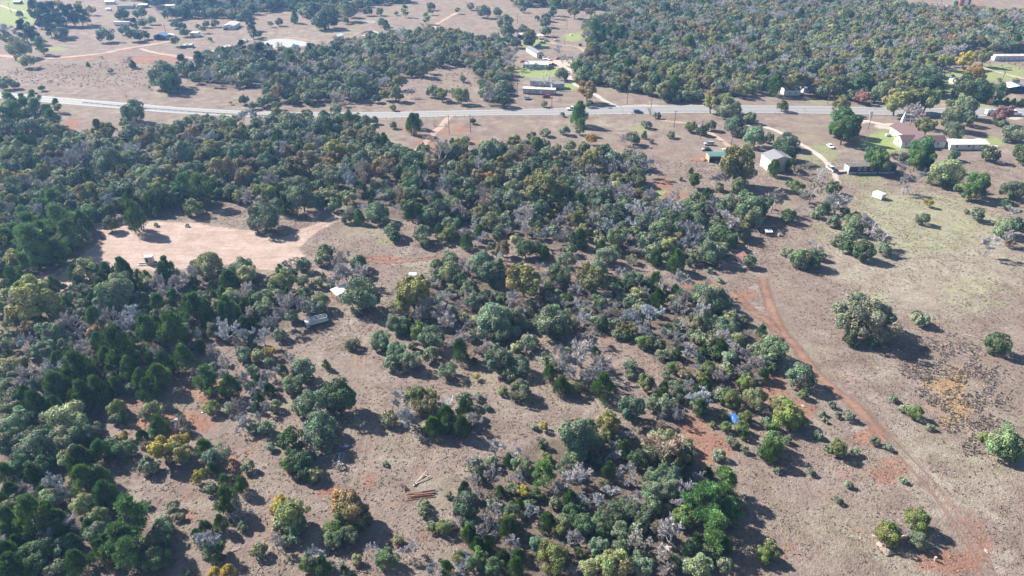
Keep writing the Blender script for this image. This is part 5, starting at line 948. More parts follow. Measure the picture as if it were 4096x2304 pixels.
# --- camper ---
a, rz, ln = frame_from(1600, 1160, 1622, 1103)
t = empty('camper_trailer', G(1631, 1172), R(3), label='white camper trailer half hidden behind the olive oak at the clearing edge', cat='camper'); CW, CL = 2.6, 7.6
MB().prism([(0, .55), (0, 2.9), (.3, 3.05), (CW - .3, 3.05), (CW, 2.9), (CW, .55)], 0, CL).build('body', M_WPNT, t, bevel=.05)
for y in (1.6, 3.8, 6.0): MB().box(.9, 1.6, y - .35, y + .35, 3.04, 3.2).build('roof_vent', M_ROOFW, t, bevel=.03)
MB().box(.8, 1.8, 4.6, 5.3, 3.04, 3.32).build('air_conditioner', M_GREY, t, bevel=.06)
for y in (1.4, 4.2, 6.2): window(t, y, 1.4, 1.0, .8, 0, face='s')
window(t, CW / 2, 1.5, 1.3, .8, 0, face='f'); door(t, 2.8, .7, 1.9, 0, .7, face='s'); MB().box(-.06, -.001, 0.2, CL - .2, 1.0, 1.2).build('stripe', simple('stripe_blue', (.1, .15, .3), .5), t)
for x in (.15, CW - .15):
    for y in (3.2, 4.1): MB().tube([(x - .1, y, .36), (x + .1, y, .36)], .36, 12).build('wheel', M_BLACK, t)
MB().tube([(CW / 2, 0, .55), (CW / 2, -1.3, .55)], .07, 6).build('hitch', M_DARK, t)
# --- white cabinet with skid and mast on the clearing ---
a, rz, ln = frame_from(551, 1064, 628, 1058)
t = empty('equipment_skid', a, rz, label='white equipment cabinet with a thin mast on a long skid in the bare clearing', cat='equipment')
MB().box(0, 6.3, 0, 1.6, .12, .28).build('skid', M_WPNT, t); MB().prism([(2.7, .28), (2.6, 2.75), (4.9, 2.75), (5.1, .28)], .1, 1.6).build('cabinet', simple('cabinet_tan', (.56, .48, .43), .7, var=.08), t, bevel=.04)
MB().box(2.5, 5.0, 0, 1.7, 2.76, 2.9).build('cabinet_lid', M_WPNT, t); MB().box(2.8, 3.5, .06, .12, 1.0, 2.4).build('open_panel', M_DARK, t)
MB().tube([(.2, .8, .55), (2.5, .8, .55)], .28, 10).build('pipe', M_WPNT, t); MB().tube([(2.3, .9, .28), (1.8, 1.1, 4.6)], .035, 5).build('mast', M_RUST, t); MB().tube([(2.0, .5, 2.5), (2.5, 1.2, 2.5)], .06, 5).build('mast_bracket', M_WPNT, t)
for x in (5.3, 5.7, 6.0): MB().tube([(x, .8, .28), (x, .8, .9)], .18, 8).build('canister', M_DARK if x < 5.9 else M_WPNT, t)
# --- small clutter lying on the grass ---
t = empty('timber_frame', G(1664, 1938), R(50), label='pale timber A-frame lying on the grass above the pipe pile', cat='lumber')
for P in (((-.2, .15, .12), (3.7, .75, .5)), ((0, 0, .16), (3.5, -.9, .4)), ((2.7, .65, .5), (2.9, -.75, .5)), ((.1, .3, .2), (2.4, .35, .35)), ((.2, -.2, .1), (1.1, .5, .2))): MB().tube(P, .10, 4).build('beam', M_NEWW, t)
MB().tube([(-.6, 0, .1), (-.3, .2, .45), (0, -.1, .2)], .22, 6).build('metal_head', M_STEEL, t)
t = empty('pipe_pile', G(1627, 2001), R(8), label='pile of long rusty pipes and beams lying on the grass', cat='pipes')
pr = random.Random(5)
for k, (y, x0, x1, z) in enumerate(((-.1, 0, 5.9, .1), (.35, .2, 5.6, .1), (.75, .1, 6.1, .12), (1.05, 1.2, 5.8, .12), (1.4, 0, 5.4, .12), (1.75, .3, 5.9, .12), (.55, .8, 5.2, .33), (.95, 1.6, 5.9, .34), (1.3, .1, 3.4, .34), (1.62, 2.2, 6.0, .33), (1.95, .4, 2.2, .12))):
    MB().tube([(x0, y + pr.uniform(-.08, .08), z), (x1, y + pr.uniform(-.1, .25), z)], .11, 6).build('pipe', M_RUSTL if k % 2 else M_RUST, t)
for k, x in enumerate((.6, 4.9)): MB().box(x, x + .15, -.3, 2.2, .0, .04).build('sleeper', M_WOOD, t)
t = empty('bed_frame', G(1333, 1853), R(8), label='galvanised rectangular metal frame lying half in the tree shade', cat='metal frame')
for P in (((0, 0, .2), (1.9, 0, .2)), ((0, 0, .2), (.35, 2.7, .2)), ((1.9, 0, .2), (2.2, 2.7, .2)), ((.35, 2.7, .2), (2.2, 2.7, .2)), ((.85, 0, .2), (1.15, 2.7, .2)), ((0, -.25, .12), (1.9, -.2, .12))): MB().tube(P, .055, 5).build('bar', M_STEEL, t)
MB().box(1.05, 1.45, .1, 2.6, .18, .22).build('slat', M_GREY, t); MB().box(.9, 2.2, -.9, -.3, .05, .09).build('slatted_panel', M_NEWW, t)
t = empty('metal_crate', G(1372, 1802), R(40), label='bent dark blue metal panel in the shade above the bed frame', cat='scrap')
MB().box(0, 1.6, 0, .7, .1, .5, Matrix.Rotation(.15, 4, 'X')).build('panel', simple('blue_scrap', (.10, .14, .26), .5, var=.2), t); MB().tube([(1.5, .7, .4), (.9, 1.6, .3)], .05, 5).build('bar', M_STEEL, t)
t = empty('scrap_boards', G(1262, 1812), R(30), label='small heap of split pale boards beside the shaded trees', cat='scrap')
for k in range(9): MB().box(0, 1.3, k * .16, k * .16 + .1, .05 + .03 * (k % 3), .11 + .03 * (k % 3), Matrix.Rotation(pr.uniform(-.4, .4), 4, 'Z')).build('board', M_TRIM if k % 2 else M_NEWW, t)
t = empty('scrap_boards', G(1262, 1840), R(-15), label='grey boards leaning in the shade below the split pale boards', cat='scrap')
for k in range(5): MB().box(0, 1.9, k * .2, k * .2 + .13, .1, .16, Matrix.Rotation(pr.uniform(-.5, .5), 4, 'Z')).build('board', M_STEEL, t)
t = empty('scrap_sheet', G(688, 1686), R(14), label='crumpled white metal sheet lying beside a dark cedar', cat='scrap')
for k in range(4): MB().box(k * .9, k * .9 + 1.2, -.3, .5, .1 + .12 * (k % 2), .14 + .12 * (k % 2), Matrix.Rotation(.12 * (k - 1), 4, 'Y')).build('sheet', M_WPNT, t)
t = empty('scrap_sheet', G(806, 1652), R(25), label='torn white sheet on red soil beside the twisted pine', cat='scrap')
for k in range(3): MB().box(k * .6, k * .6 + .7, -.2, .3, .08, .13 + .06 * k, Matrix.Rotation(.2 * (k - 1), 4, 'X')).build('sheet', M_WPNT, t)
def rumple(name, u, v, rz, sx, sy, h, mat, label, cat, seed=1):
    r_ = np.random.default_rng(seed); n = 14; V = []; 
    gx = r_.normal(size=(n + 1, n + 1)) * .10
    for i in range(n + 1):
        for j in range(n + 1):
            x, y = (i / n - .5) * sx, (j / n - .5) * sy; q = max(0, 1 - (2 * x / sx) ** 2) * max(0, 1 - (2 * y / sy) ** 2)
            V.append((x, y, .05 + h * q ** .5 + abs(gx[i, j])))
    Q = [(i * (n + 1) + j, (i + 1) * (n + 1) + j, (i + 1) * (n + 1) + j + 1, i * (n + 1) + j + 1) for i in range(n) for j in range(n)]
    o = obj(name, mesh_np(name, V, Q, [mat])); o.location = G(u, v); o.rotation_euler = (0, 0, rz); return tagg(o, label, cat)
rumple('blue_tarp', 2940, 1680, .5, 2.6, 3.4, 1.0, M_TARP, 'rumpled bright blue tarp spread over something among green bushes', 'tarp'); rumple('white_cloth', 2958, 1697, -.6, 1.0, 2.0, .3, M_WPNT, 'white cloth hanging off the lower end of the blue tarp', 'cloth', 2)
rumple('brush_pile', 3550, 2206, .3, 2.2, 2.0, .5, M_WOOD, 'low weathered brush heap on bare ground below the paired green shrubs', 'brush pile', 3); rumple('dirt_heap', 150, 1128, .3, 9, 7, 1.6, BANK, 'big mound of reddish earth at the lower corner of the clearing', 'dirt heap', 4)
t = empty('tree_stump', G(3740, 2243), 0, label='pale upright stump on bare ground near the lower right corner', cat='stump'); MB().tube([(0, 0, 0), (-.1, .05, 1.0)], .28, 8, r2=.22).build('stem', M_NEWW, t); MB().tube([(.1, 0, .05), (-.9, .3, .12)], .14, 6).build('fallen_piece', M_WOOD, t)
def fallen(u, v, rz, L, label, seed, m=M_STEEL):
    r_ = random.Random(seed); t = empty('fallen_branch', G(u, v), rz, label=label, cat='branch'); MB().tube([(0, 0, .1), (L * .5, r_.uniform(-.2, .2), .25), (L, r_.uniform(-.4, .4), .1)], .10, 5, r2=.03).build('limb', M_DEAD, t)
    for k in range(5): x = L * (.3 + .13 * k); MB().tube([(x, 0, .15), (x + .5, r_.uniform(-.9, .9), .3)], .04, 4, r2=.015).build('twig', M_DEAD, t)
M_DEAD = simple('bleached_wood', (.50, .48, .46), .8, var=.12)
fallen(3850, 1337, R(-32), 5.5, 'bleached fallen branch on the grass right of the huge field oak', 1); fallen(3905, 1005, R(-20), 3.5, 'bleached fallen branch beside the leafless tree in the right field', 2); fallen(1325, 1345, R(-40), 2.2, 'thin bleached branch on the grass below the pontoon boat', 3); fallen(905, 2215, R(35), 3.0, 'thin grey branch on the ground among scattered bushes', 4)
def rock(u, v, s, label, seed):
    r_ = np.random.default_rng(seed); bm = bmesh.new(); bmesh.ops.create_icosphere(bm, subdivisions=2, radius=1)
    for vv in bm.verts: vv.co *= 1 + r_.normal() * .12; vv.co.z *= .45
    me = bpy.data.meshes.new('rock'); bm.to_mesh(me); bm.free(); me.materials.append(M_ROCK); o = obj('rock', me); o.location = G(u, v); o.scale = (s, s * .8, s); o.rotation_euler = (0, 0, seed)
    tagg(o, label, 'rock', 'flat rocks lying on bare ground')
for k, (u, v, s, lb) in enumerate(((765, 1513, .7, 'flat reddish rock on bare soil above the twisted pine'), (730, 1555, .9, 'broad flat rock on red soil left of the twisted pine'), (3520, 2180, .8, 'dark rock under the left one of two green shrubs'), (3498, 2145, .45, 'small rock touching the left green shrub'), (3618, 2150, .7, 'reddish rock between the two green shrubs'), (3213, 1625, .6, 'dark rock beside the big green shrub by the red trail'), (3418, 1850, .45, 'small pale rock below the round two-toned bush'), (3370, 1844, .4, 'smallest rock left below the round two-toned bush'), (3945, 2205, .5, 'pale rock lying on the lower end of the red trail'))): rock(u, v, s, lb, k + 3)
# --- red-roofed leaning shed, pens, posts ---
t = empty('leaning_shed', G(2966, 1056), R(30), label='small leaning shed with a rusty red roof and pale rubble below', cat='shed')
MB().box(0, 2.6, 0, 2.4, 0, 1.6).build('wall', M_DARK, t); MB().poly([(-.4, -.5, 1.5), (3.0, -.5, 1.9), (3.0, 2.6, 2.9), (-.4, 2.6, 2.4), (-.4, -.5, 1.42), (3.0, -.5, 1.82), (3.0, 2.6, 2.82), (-.4, 2.6, 2.32)], [(0, 1, 2, 3), (4, 7, 6, 5), (0, 4, 5, 1), (1, 5, 6, 2), (2, 6, 7, 3), (3, 7, 4, 0)]).build('roof', simple('red_sheet', (.33, .15, .13), .7, var=.2, dirt=(.42, .3, .26)), t)
t = empty('rubble_pile', G(2970, 1072), R(-60), label='pale junk and boards heaped in front of the leaning shed', cat='junk')
for k in range(12): MB().box(0, pr.uniform(.5, 1.5), 0, .2, .05 + k * .05, .12 + k * .05, Matrix.Translation((pr.uniform(-1, 1.2), pr.uniform(-.8, .8), 0)) @ Matrix.Rotation(pr.uniform(0, 3), 4, 'Z')).build('board', M_TRIM if k % 3 else M_STEEL, t)
gable('metal_hut', G(3062, 944), R(0), 2.1, 2.4, 1.5, .3, M_DARK, M_ROOFW, 'small hut with a pale metal roof inside the pipe-railed pen', 'hut', over=.2)
t = empty('pipe_pen', G(3040, 952), R(0), label='pen of white and rusty pipe rails around the small hut', cat='pen')
for P in (((0, 0, 1.1), (8.0, 0, 1.1)), ((0, 0, 1.1), (0, 6.5, 1.1)), ((8, 0, 1.1), (7.2, 6.5, 1.4)), ((0, 6.5, 1.2), (7.2, 6.5, 1.4))): MB().tube(P, .06, 5).build('rail', M_STEEL, t)
for x, y in ((0, 0), (2.7, 0), (5.4, 0), (8, 0), (0, 6.5), (3.6, 6.5), (7.2, 6.5)): MB().tube([(x, y, 0), (x, y, 1.25)], .07, 5).build('post', M_RUST, t)
rumple('junk_heap', 3112, 940, .3, 2.0, 3.2, .9, M_RUSTL, 'rusty and white junk heaped at the end of the pipe pen', 'junk', 9)
def fence(pts, gap, hgt, label, mat=M_WOOD, rails=(), wire=True, name='fence', every=1, thick=.07):
    L = [G(u, v) for u, v in pts]; t = empty(name, L[0], label=label, cat='fence'); o_ = L[0]; P = []
    for a_, b_ in zip(L, L[1:]):
        n = max(1, round((b_ - a_).length / gap)); P += [a_.lerp(b_, k / n) for k in range(n)]
    P.append(L[-1]); P = P[:99]
    base = None
    for p in P:
        if base is None: base = MB().tube([(0, 0, 0), (pr.uniform(-.05, .05), 0, hgt)], thick, 5).build('post', mat, t); q = base
        else: q = base.copy(); COL.objects.link(q)
        q.parent = t; q.location = p - o_; q.rotation_euler = (pr.uniform(-.05, .05), pr.uniform(-.05, .05), pr.uniform(0, 6))
    if rails:
        for z in rails: MB().tube([(p - o_) + Vector((0, 0, z)) for p in P], .05, 4).build('rail', mat, t)
    elif wire:
        w_ = MB(); [w_.tube([(p - o_) + Vector((0, 0, z)) for p in P], .012, 3) for z in (.5, .85, 1.15)]; w_.build('wire', M_STEEL, t)
fence([(1450,480),(1640,480),(1738,482)], 4.5, 1.3, 'wooden post and wire fence below the highway left of the ranch gate'); fence([(1822,470),(2000,470),(2200,467),(2420,463),(2600,462)], 5, 1.3, 'wooden post and wire fence below the highway right of the ranch gate')
fence([(2700,455),(2900,452),(3100,456),(3300,460)], 5, 1.2, 'post and wire fence below the highway between the dead tree and the church'); fence([(1738,482),(1737,500)], 3, 1.4, 'short post row at the near left of the ranch gate'); fence([(1822,470),(1800,485),(1778,500)], 2.2, 1.4, 'slanting post row at the right of the ranch gate')
fence([(2990,990),(2985,1012)], 2.8, 1.6, 'two dark posts beside the leaning shed', rails=(1.3,)); fence([(3030,998),(3065,997),(3100,997)], 3.6, 1.8, 'rusty pipe rail fence above the leaning shed', mat=M_RUST, rails=(1.5, .8)); fence([(3062,1050),(3117,1051),(3160,1042)], 5, 1.8, 'rusty pipe posts right of the leaning shed', mat=M_RUST, rails=(1.2,))
fence([(3363,1064),(3393,1064)], 2.2, 1.5, 'two leaning posts at the sandy loop of the two-rut track', rails=(1.2,)); fence([(1360,975),(1390,965),(1420,960),(1445,965),(1452,978),(1420,985),(1380,985)], 2.4, 1.5, 'ring of thin posts standing in the grass right of the clearing', wire=False, thick=.05)
fence([(1180,955),(1230,935),(1340,895),(1368,880)], 5, 1.3, 'thin wire fence along the right end of the clearing', thick=.05); fence([(310,508),(330,522),(420,548),(470,545)], 4, 1.2, 'old post fence above the left woods', thick=.06)
t = empty('cattle_guard', G(1738, 507), R(2), label='dirt ranch gate with a cattle grid between timber posts', cat='gate')
for k in range(14): MB().box(.4 + k * .36, .5 + k * .36, 0, 1.6, .03, .12).build('grid_bar', M_STEEL if k % 2 else M_DARK, t)
for x in (0, 5.6): MB().tube([(x, 0, 0), (x, 0, 1.5)], .13, 6).build('post', M_WOOD, t); MB().tube([(x, 0, 1.2), (x + (.9 if x else -.9) * .6, .9, 0)], .08, 5).build('brace', M_WOOD, t)
# --- highway guardrail ---
for pts, lb in (([(332,413),(500,429),(700,445),(900,459),(1118,468)], 'steel guardrail with dark posts along the left stretch of the highway'),):
    L = smooth_line([G(u, v) for u, v in pts], 3.8); t = empty('guardrail', L[0], label=lb, cat='guardrail'); b0 = None; w_ = MB()
    for p in L[:98]:
        if b0 is None: b0 = MB().box(-.09, .09, -.09, .09, 0, .75).build('post', M_DARK, t); q = b0
        else: q = b0.copy(); COL.objects.link(q); q.parent = t
        q.location = p - L[0]
    for a_, b_ in zip(L, L[1:]):
        a_ = a_ - L[0]; b_ = b_ - L[0]; w_.poly([(a_.x, a_.y + .12, .42), (b_.x, b_.y + .12, .42), (b_.x, b_.y + .12, .74), (a_.x, a_.y + .12, .74), (a_.x, a_.y + .17, .42), (b_.x, b_.y + .17, .42), (b_.x, b_.y + .17, .74), (a_.x, a_.y + .17, .74)], [(0, 1, 2, 3), (4, 7, 6, 5), (3, 2, 6, 7), (0, 4, 5, 1)])
    w_.build('rail', simple('rail_steel', (.30, .31, .32), .6, .3), t)
# --- utility poles ---
def pole(u, v, h, label, transf=False, arm=True, lamp=False):
    t = empty('utility_pole', G(u, v), pr.uniform(-.2, .2), label=label, cat='utility pole', group='wooden utility poles'); MB().tube([(0, 0, 0), (0, 0, h)], .17, 7, r2=.11).build('shaft', M_POLE, t)
    if arm: MB().box(-.9, .9, -.06, .06, h - .75, h - .62).build('crossarm', M_POLE, t); [MB().tube([(x, 0, h - .62), (x, 0, h - .45)], .05, 5).build('insulator', M_STEEL, t) for x in (-.8, .8)]
    if transf: MB().tube([(.4, 0, h - 2.3), (.4, 0, h - 1.2)], .32, 9).build('transformer', M_SILV, t)
for q in ((1797,536,9.6,'wooden utility pole beside the ranch gate'), (1882,529,9,'wooden utility pole right of the one beside the ranch gate'), (2601,462,9,'utility pole behind the forked dead tree by the highway'), (2696,511,9,'utility pole beside the curving two-rut track'), (2801,553,9,'utility pole with a grey transformer above the parked cars', True),
          (2925,577,8,'utility pole above the green-roofed shed'), (2508,417,10,'utility pole behind the highway at the sandy side road'), (2207,427,8.5,'utility pole in front of the weathered grey mobile home'), (2069,384,9,'utility pole with a transformer left of the trampoline', True), (2258,180,6,'utility pole by the orange drive'), (2267,118,7,'utility pole in the far brown field above the yard'),
          (3131,400,8,'utility pole left of the white house under the oaks'), (3310,415,9,'leaning utility pole with transformer right of the white house under the oaks', True), (3525,377,9,'utility pole among the thin trees across the highway from the church'), (3787,342,8,'utility pole beside the white shed'), (4004,334,8,'utility pole with transformer above the blue-roofed barn', True),
          (46,52,9,'utility pole beside the pale drive in the upper left corner'), (366,98,8,'utility pole with transformer right of the dark pine row', True), (664,135,7,'utility pole behind the blue-roofed open shed'), (2070,95,8,'utility pole in the woods above the yard'), (145,163,8,'utility pole among the dark trees at the left edge', True), (345,40,9,'utility pole behind the dark pine row'), (2331,748,9,'bare utility pole standing in the middle woods right of the big olive oak')):
    pole(*q[:4], transf=len(q) > 4)
# --- signs ---
t = empty('warning_sign', G(509, 402), 0, label='yellow diamond warning sign beside the highway above the guardrail', cat='sign'); MB().tube([(0, 0, 0), (0, 0, 2.6)], .04, 5).build('post', M_STEEL, t); MB().box(-.5, .5, -.02, .02, -.5, .5, Matrix.Translation((0, -.06, 2.5)) @ Matrix.Rotation(pi / 4, 4, 'Y')).build('panel', M_YELL, t)
t = empty('church_sign', G(3472, 517), 0, label='tall white panel sign on a wooden pole before the church', cat='sign'); MB().tube([(0, 0, 0), (.1, 0, 9)], .16, 7).build('pole', M_POLE, t); MB().box(-1.3, .2, -.12, .12, 7.0, 9.2).build('panel', M_WPNT, t, bevel=.03); MB().box(-.9, -.1, -.1, .1, 6.3, 6.95).build('lower_panel', M_WPNT, t)
t = empty('letter_board', G(3586, 470), 0, label='long dark notice board under the oaks between church and highway', cat='sign'); MB().box(0, 3.6, 0, .12, .7, 1.9).build('panel', M_GREY, t); [MB().box(x, x + .12, 0, .1, 0, .7).build('post', M_WOOD, t) for x in (.3, 3.2)]
t = empty('roadside_marker', G(3500, 536), 0, label='thin yellow marker post on the grass beside the church', cat='marker'); MB().tube([(0, 0, 0), (0, 0, 2.2)], .07, 5).build('post', M_YELL, t); MB().box(-.1, .1, -.03, .03, 1.8, 2.2).build('tag', M_YELL, t)
for u, v, lb in ((3215, 444, 'small white road sign on the highway edge left of the church'), (2489, 452, 'small white road sign left of the stopped dark SUV'), (3932, 466, 'small pale marker beside the highway behind the tanker truck'), (2099, 437, 'small white post on the verge below the trampoline')):
    t = empty('road_marker', G(u, v), 0, label=lb, cat='marker'); MB().tube([(0, 0, 0), (0, 0, 1.4)], .05, 5).build('post', M_STEEL, t); MB().box(-.3, .3, -.04, .0, 1.1, 1.7).build('panel', M_WPNT, t)
t = empty('mailbox', G(2517, 461), 0, label='white bent pipe mailbox stand on the verge below the dark SUV', cat='mailbox'); MB().tube([(0, 0, 0), (0, 0, 1.1), (.3, 0, 1.4), (.8, 0, 1.4)], .1, 5).build('stand', M_TRIM, t); MB().box(.6, 1.1, -.12, .12, 1.42, 1.72).build('box', M_DARK, t, bevel=.04)
# --- person beside the SUV ---
def person():
    t = empty('person', G(2531, 457), R(20)); bm = bmesh.new(); lay = bm.verts.layers.skin.verify(); V = {}
    J = dict(pel=(0, 0, .95, .15), ch=(0, .01, 1.30, .17), nk=(0, .02, 1.50, .07), hd=(0, .03, 1.66, .105), tp=(0, .02, 1.76, .07), ls=(-.19, .01, 1.43, .065), le=(-.25, .12, 1.17, .05), lh=(-.2, .34, 1.10, .035), rs=(.19, .01, 1.43, .065), re=(.28, .02, 1.15, .05), rh=(.3, .12, .90, .035),
             lk=(-.11, .03, .50, .075), lf=(-.12, -.02, .08, .05), lt=(-.12, .14, .04, .035), rk=(.11, .01, .50, .075), rf=(.14, -.05, .08, .05), rt=(.15, .12, .04, .035))
    for k, q in J.items(): v = bm.verts.new(q[:3]); v[lay].radius = (q[3], q[3]); V[k] = v
    V['pel'][lay].use_root = True
    for pr_ in ('pel ch', 'ch nk', 'nk hd', 'hd tp', 'ch ls', 'ls le', 'le lh', 'ch rs', 'rs re', 're rh', 'pel lk', 'lk lf', 'lf lt', 'pel rk', 'rk rf', 'rf rt'):
        a_, b_ = pr_.split(); bm.edges.new((V[a_], V[b_]))
    me = bpy.data.meshes.new('person'); bm.to_mesh(me); bm.free(); o = obj('body', me); sk = o.modifiers.new('s', 'SKIN'); o.modifiers.new('u', 'SUBSURF').levels = 1
    dg = bpy.context.evaluated_depsgraph_get(); m2 = bpy.data.meshes.new_from_object(o.evaluated_get(dg)); bpy.data.objects.remove(o)
    for m in (M_SKIN, M_SHIRT, M_JEAN): m2.materials.append(m)
    for p in m2.polygons: z = p.center.z; x = abs(p.center.x); p.material_index = 2 if z < .98 and x < .24 else (1 if z < 1.5 and not (z < 1.12 and x > .18) else 0); p.use_smooth = True
    b = obj('body', m2, t); MB().tube([(0, .0, 1.72), (0, .0, 1.80)], .105, 8, r2=.05).build('hair', M_DARK, t)
    tagg(t, 'person in a pale shirt and blue trousers standing behind the stopped SUV', 'person')
person()
# --- church ---
t = gable('church', (187.8, 313, 0), 0, 8.9, 23, 3.4, 2.6, M_WALLW, M_ROOFR, 'white church with a maroon roof and a small steeple', 'church', ridge='y', over=.4, wins=[(5.6, 1.2, 1.0, 1.4, 0, None, 'f')] + [(y, 1.2, .9, 1.5, 0, None, 's') for y in (12, 15.5, 19)])
w_ = MB(); w_.box(-5.0, 0, .4, 7.6, 0, 3.0); w_.build('wall', M_WALLW, t)
s_ = 1.9
def ridgex(x0, x1, y0, y1, z, hr, parent, over=.35):
    r = MB(); ym = (y0 + y1) / 2; s = hr / (ym - y0)
    for ye in (y0 - over, y1 + over):
        P = [(x0, ye, z - s * over), (x1, ye, z - s * over), (x1, ym, z + hr), (x0, ym, z + hr)]; r.poly([(a_, b_, c_ + .02) for a_, b_, c_ in P] + [(a_, b_, c_ + .14) for a_, b_, c_ in P], [(0, 1, 2, 3), (4, 7, 6, 5), (0, 4, 5, 1), (1, 5, 6, 2), (2, 6, 7, 3), (3, 7, 4, 0)])
    r.build('roof', M_ROOFR, parent); g = MB(); g.poly([(x0 + .3, y0, z), (x0 + .3, y1, z), (x0 + .3, ym, z + hr), (x1 - .3, y0, z), (x1 - .3, y1, z), (x1 - .3, ym, z + hr)], [(0, 2, 1), (3, 4, 5), (0, 3, 5, 2), (1, 2, 5, 4), (0, 1, 4, 3)]); g.build('gable', M_WALLW, parent)
ridgex(-5.3, 2.0, .4, 7.6, 3.0, 1.9, t); MB().box(8.95, 15.6, .5, 7.0, 0, 3.0).build('wall', M_WALLW, t); ridgex(7.6, 15.9, .5, 7.0, 3.0, 1.8, t)
window(t, -3.0, 1.2, .9, 1.3, .4); window(t, 12, 1.2, .9, 1.3, .5); window(t, 3.5, 1.1, .9, 1.4, -5.0, face='s'); door(t, 10.5, 1.2, 2.3, -.001, .1, face='s'); MB().box(-1.6, 0, 9.6, 11.4, 0, .15).build('doorstep', M_TRIM, t)
stp = MB().box(3.7, 5.2, 20.6, 22.0, 5.6, 7.0).build('steeple', M_TRIM, t); MB().poly([(3.7, 20.6, 7.0), (5.2, 20.6, 7.0), (5.2, 22, 7.0), (3.7, 22, 7.0), (4.45, 21.3, 11.4)], [(0, 1, 4), (1, 2, 4), (2, 3, 4), (3, 0, 4), (0, 3, 2, 1)]).build('spire', M_TRIM, stp)
t2 = empty('air_conditioner', (184.6, 329.5, 0), 0, label='grey outdoor air conditioning unit beside the far left wall of the church', cat='machine'); MB().box(0, 1.1, 0, 1.1, 0, 1.0).build('case', M_GREY, t2, bevel=.04); MB().tube([(.55, .55, 1.0), (.55, .55, 1.05)], .4, 10).build('fan', M_DARK, t2); MB().box(-1.3, -.4, .1, .9, 0, 1.3).build('cabinet', M_WPNT, t2, bevel=.03)
gable('church_annex', (204.2, 310.5, 0), R(1), 17.5, 7, 2.7, .7, M_WALLW, M_ROOFW, 'long white-roofed annex behind the church beside the picnic table', 'building', over=.5, ribs=20, wins=[(3, 1.1, 1.1, 1.2, 0), (8.6, 1.1, 1.2, 1.2, 0), (14, 1.1, 1.1, 1.2, 0)], doors=[(11, 1.0, 2.1, 0, .1, M_GREY)])
t = empty('picnic_table', G(3972, 592), R(-4), label='white picnic table on the grass right of the church annex', cat='table'); MB().box(0, 2.4, .5, 1.3, .74, .80).build('tabletop', M_TRIM, t); [MB().box(0, 2.4, y, y + .3, .42, .47).build('bench', M_TRIM, t) for y in (0, 1.5)]; [MB().tube([(x, .1 if s else 1.7, 0), (x, 1.1 if s else .7, .74)], .05, 4).build('leg', M_TRIM, t) for x in (.3, 2.1) for s in (0, 1)]
# --- barns, sheds, mobile homes ---
a, rz, ln = frame_from(3077, 690, 3167, 685)
gable('barn', a, rz, ln, 9.2, 5.2, 1.7, M_BEIGE, M_ROOFG, 'tall grey-roofed barn with a beige gable and a white side wall', 'barn', ridge='y', over=.25, wins=[(ln * .52, 5.6, .5, .5, -.0)], doors=[(3.0, 2.6, 3.0, -.0, 0, M_WPNT, 's')])
MB().box(-.06, -.003, .05, 9.1, .1, 5.1).build('side_cladding', M_WALLW, [o for o in COL.objects if o.name == 'barn'][0])
a, rz, ln = frame_from(2835, 650, 2925, 649)
gable('open_shed', a, rz, ln, 5.6, 2.9, .7, M_TAN, M_GREEN, 'open-fronted shed with a green metal roof beside a spreading olive oak', 'shed', over=.3, open_front=True, ribs=14)
rumple('junk_heap', 2815, 640, .2, 2.4, 3.5, .8, M_RUST, 'rusty junk heaped at the left end of the green-roofed shed', 'junk', 11)
t = empty('scrap_sheet', G(2888, 600), 0, label='white scrap lying beside the orange drive above the green-roofed shed', cat='scrap'); [MB().box(k * .7, k * .7 + .9, 0, .8, .1, .3 + .15 * k).build('sheet', M_WPNT, t) for k in range(3)]
a, rz, ln = frame_from(3392, 698, 3580, 695)
nv = gable('mobile_home', a, rz, ln, 4.6, 2.5, .75, M_NAVY, M_ROOFD, 'navy blue mobile home with a dark streaked roof raised on skirting', 'mobile home', base=.95, skirt=M_SKIRT, over=.15, wins=[(4.5, 1.7, 1.15, 1.35, 0), (6.9, 1.7, 1.15, 1.35, 0), (9.9, 1.7, 1.15, 1.35, 0), (17.5, 1.7, 1.15, 1.35, 0), (2.3, 1.7, 1.3, 1.4, 0, None, 's')])
MB().box(-.05, -.003, .02, 4.58, .97, 3.4).build('end_wall', M_GREY, nv); MB().box(-3.2, -.3, 1.4, 3.0, .75, .85).build('porch', M_NEWW, nv); MB().box(0, ln, -.07, -.003, .86, .96).build('floor_trim', M_TRIM, nv)
rumple('junk_heap', 3370, 688, .1, 2.6, 2.2, .6, M_GREY, 'white and grey odds and ends below the porch of the navy mobile home', 'junk', 12)
a, rz, ln = frame_from(3485, 788, 3524, 802)
t = empty('storage_box', a, rz, label='white storage box with green roof vents standing alone in the field', cat='container'); bd = MB().box(0, ln, 0, 2.9, .2, 2.3).build('body', M_WPNT, t, bevel=.05); [MB().cbox((x, 1.5, 2.35), .45, .45, .12).build('roof_vent', M_GREEN, t) for x in (ln * .2, ln * .42, ln * .75)]; MB().box(.2, ln - .2, .2, 2.7, 0, .2).build('skid', M_DARK, t); MB().box(ln - .01, ln + .04, .5, 2.3, .4, 2.1).build('door', M_SILV, t)
a = G(2147, 232); b = G(2107, 208); rz = math.atan2((b - a).y, (b - a).x) - pi / 2
lh = gable('mobile_home', a, rz, 4.8, 22, 2.6, .8, simple('cream_siding', (.62, .60, .54), .7, var=.06), M_ROOFG, 'long mobile home with a grey roof and a front porch pointing at the road', 'mobile home', ridge='y', over=.3, base=.5, skirt=M_WALLW, wins=[(y, 1.3, 1.0, 1.1, 0, None, 's') for y in (5, 9, 13, 17)] + [(2.6, 1.3, 1.4, 1.2, 0)])
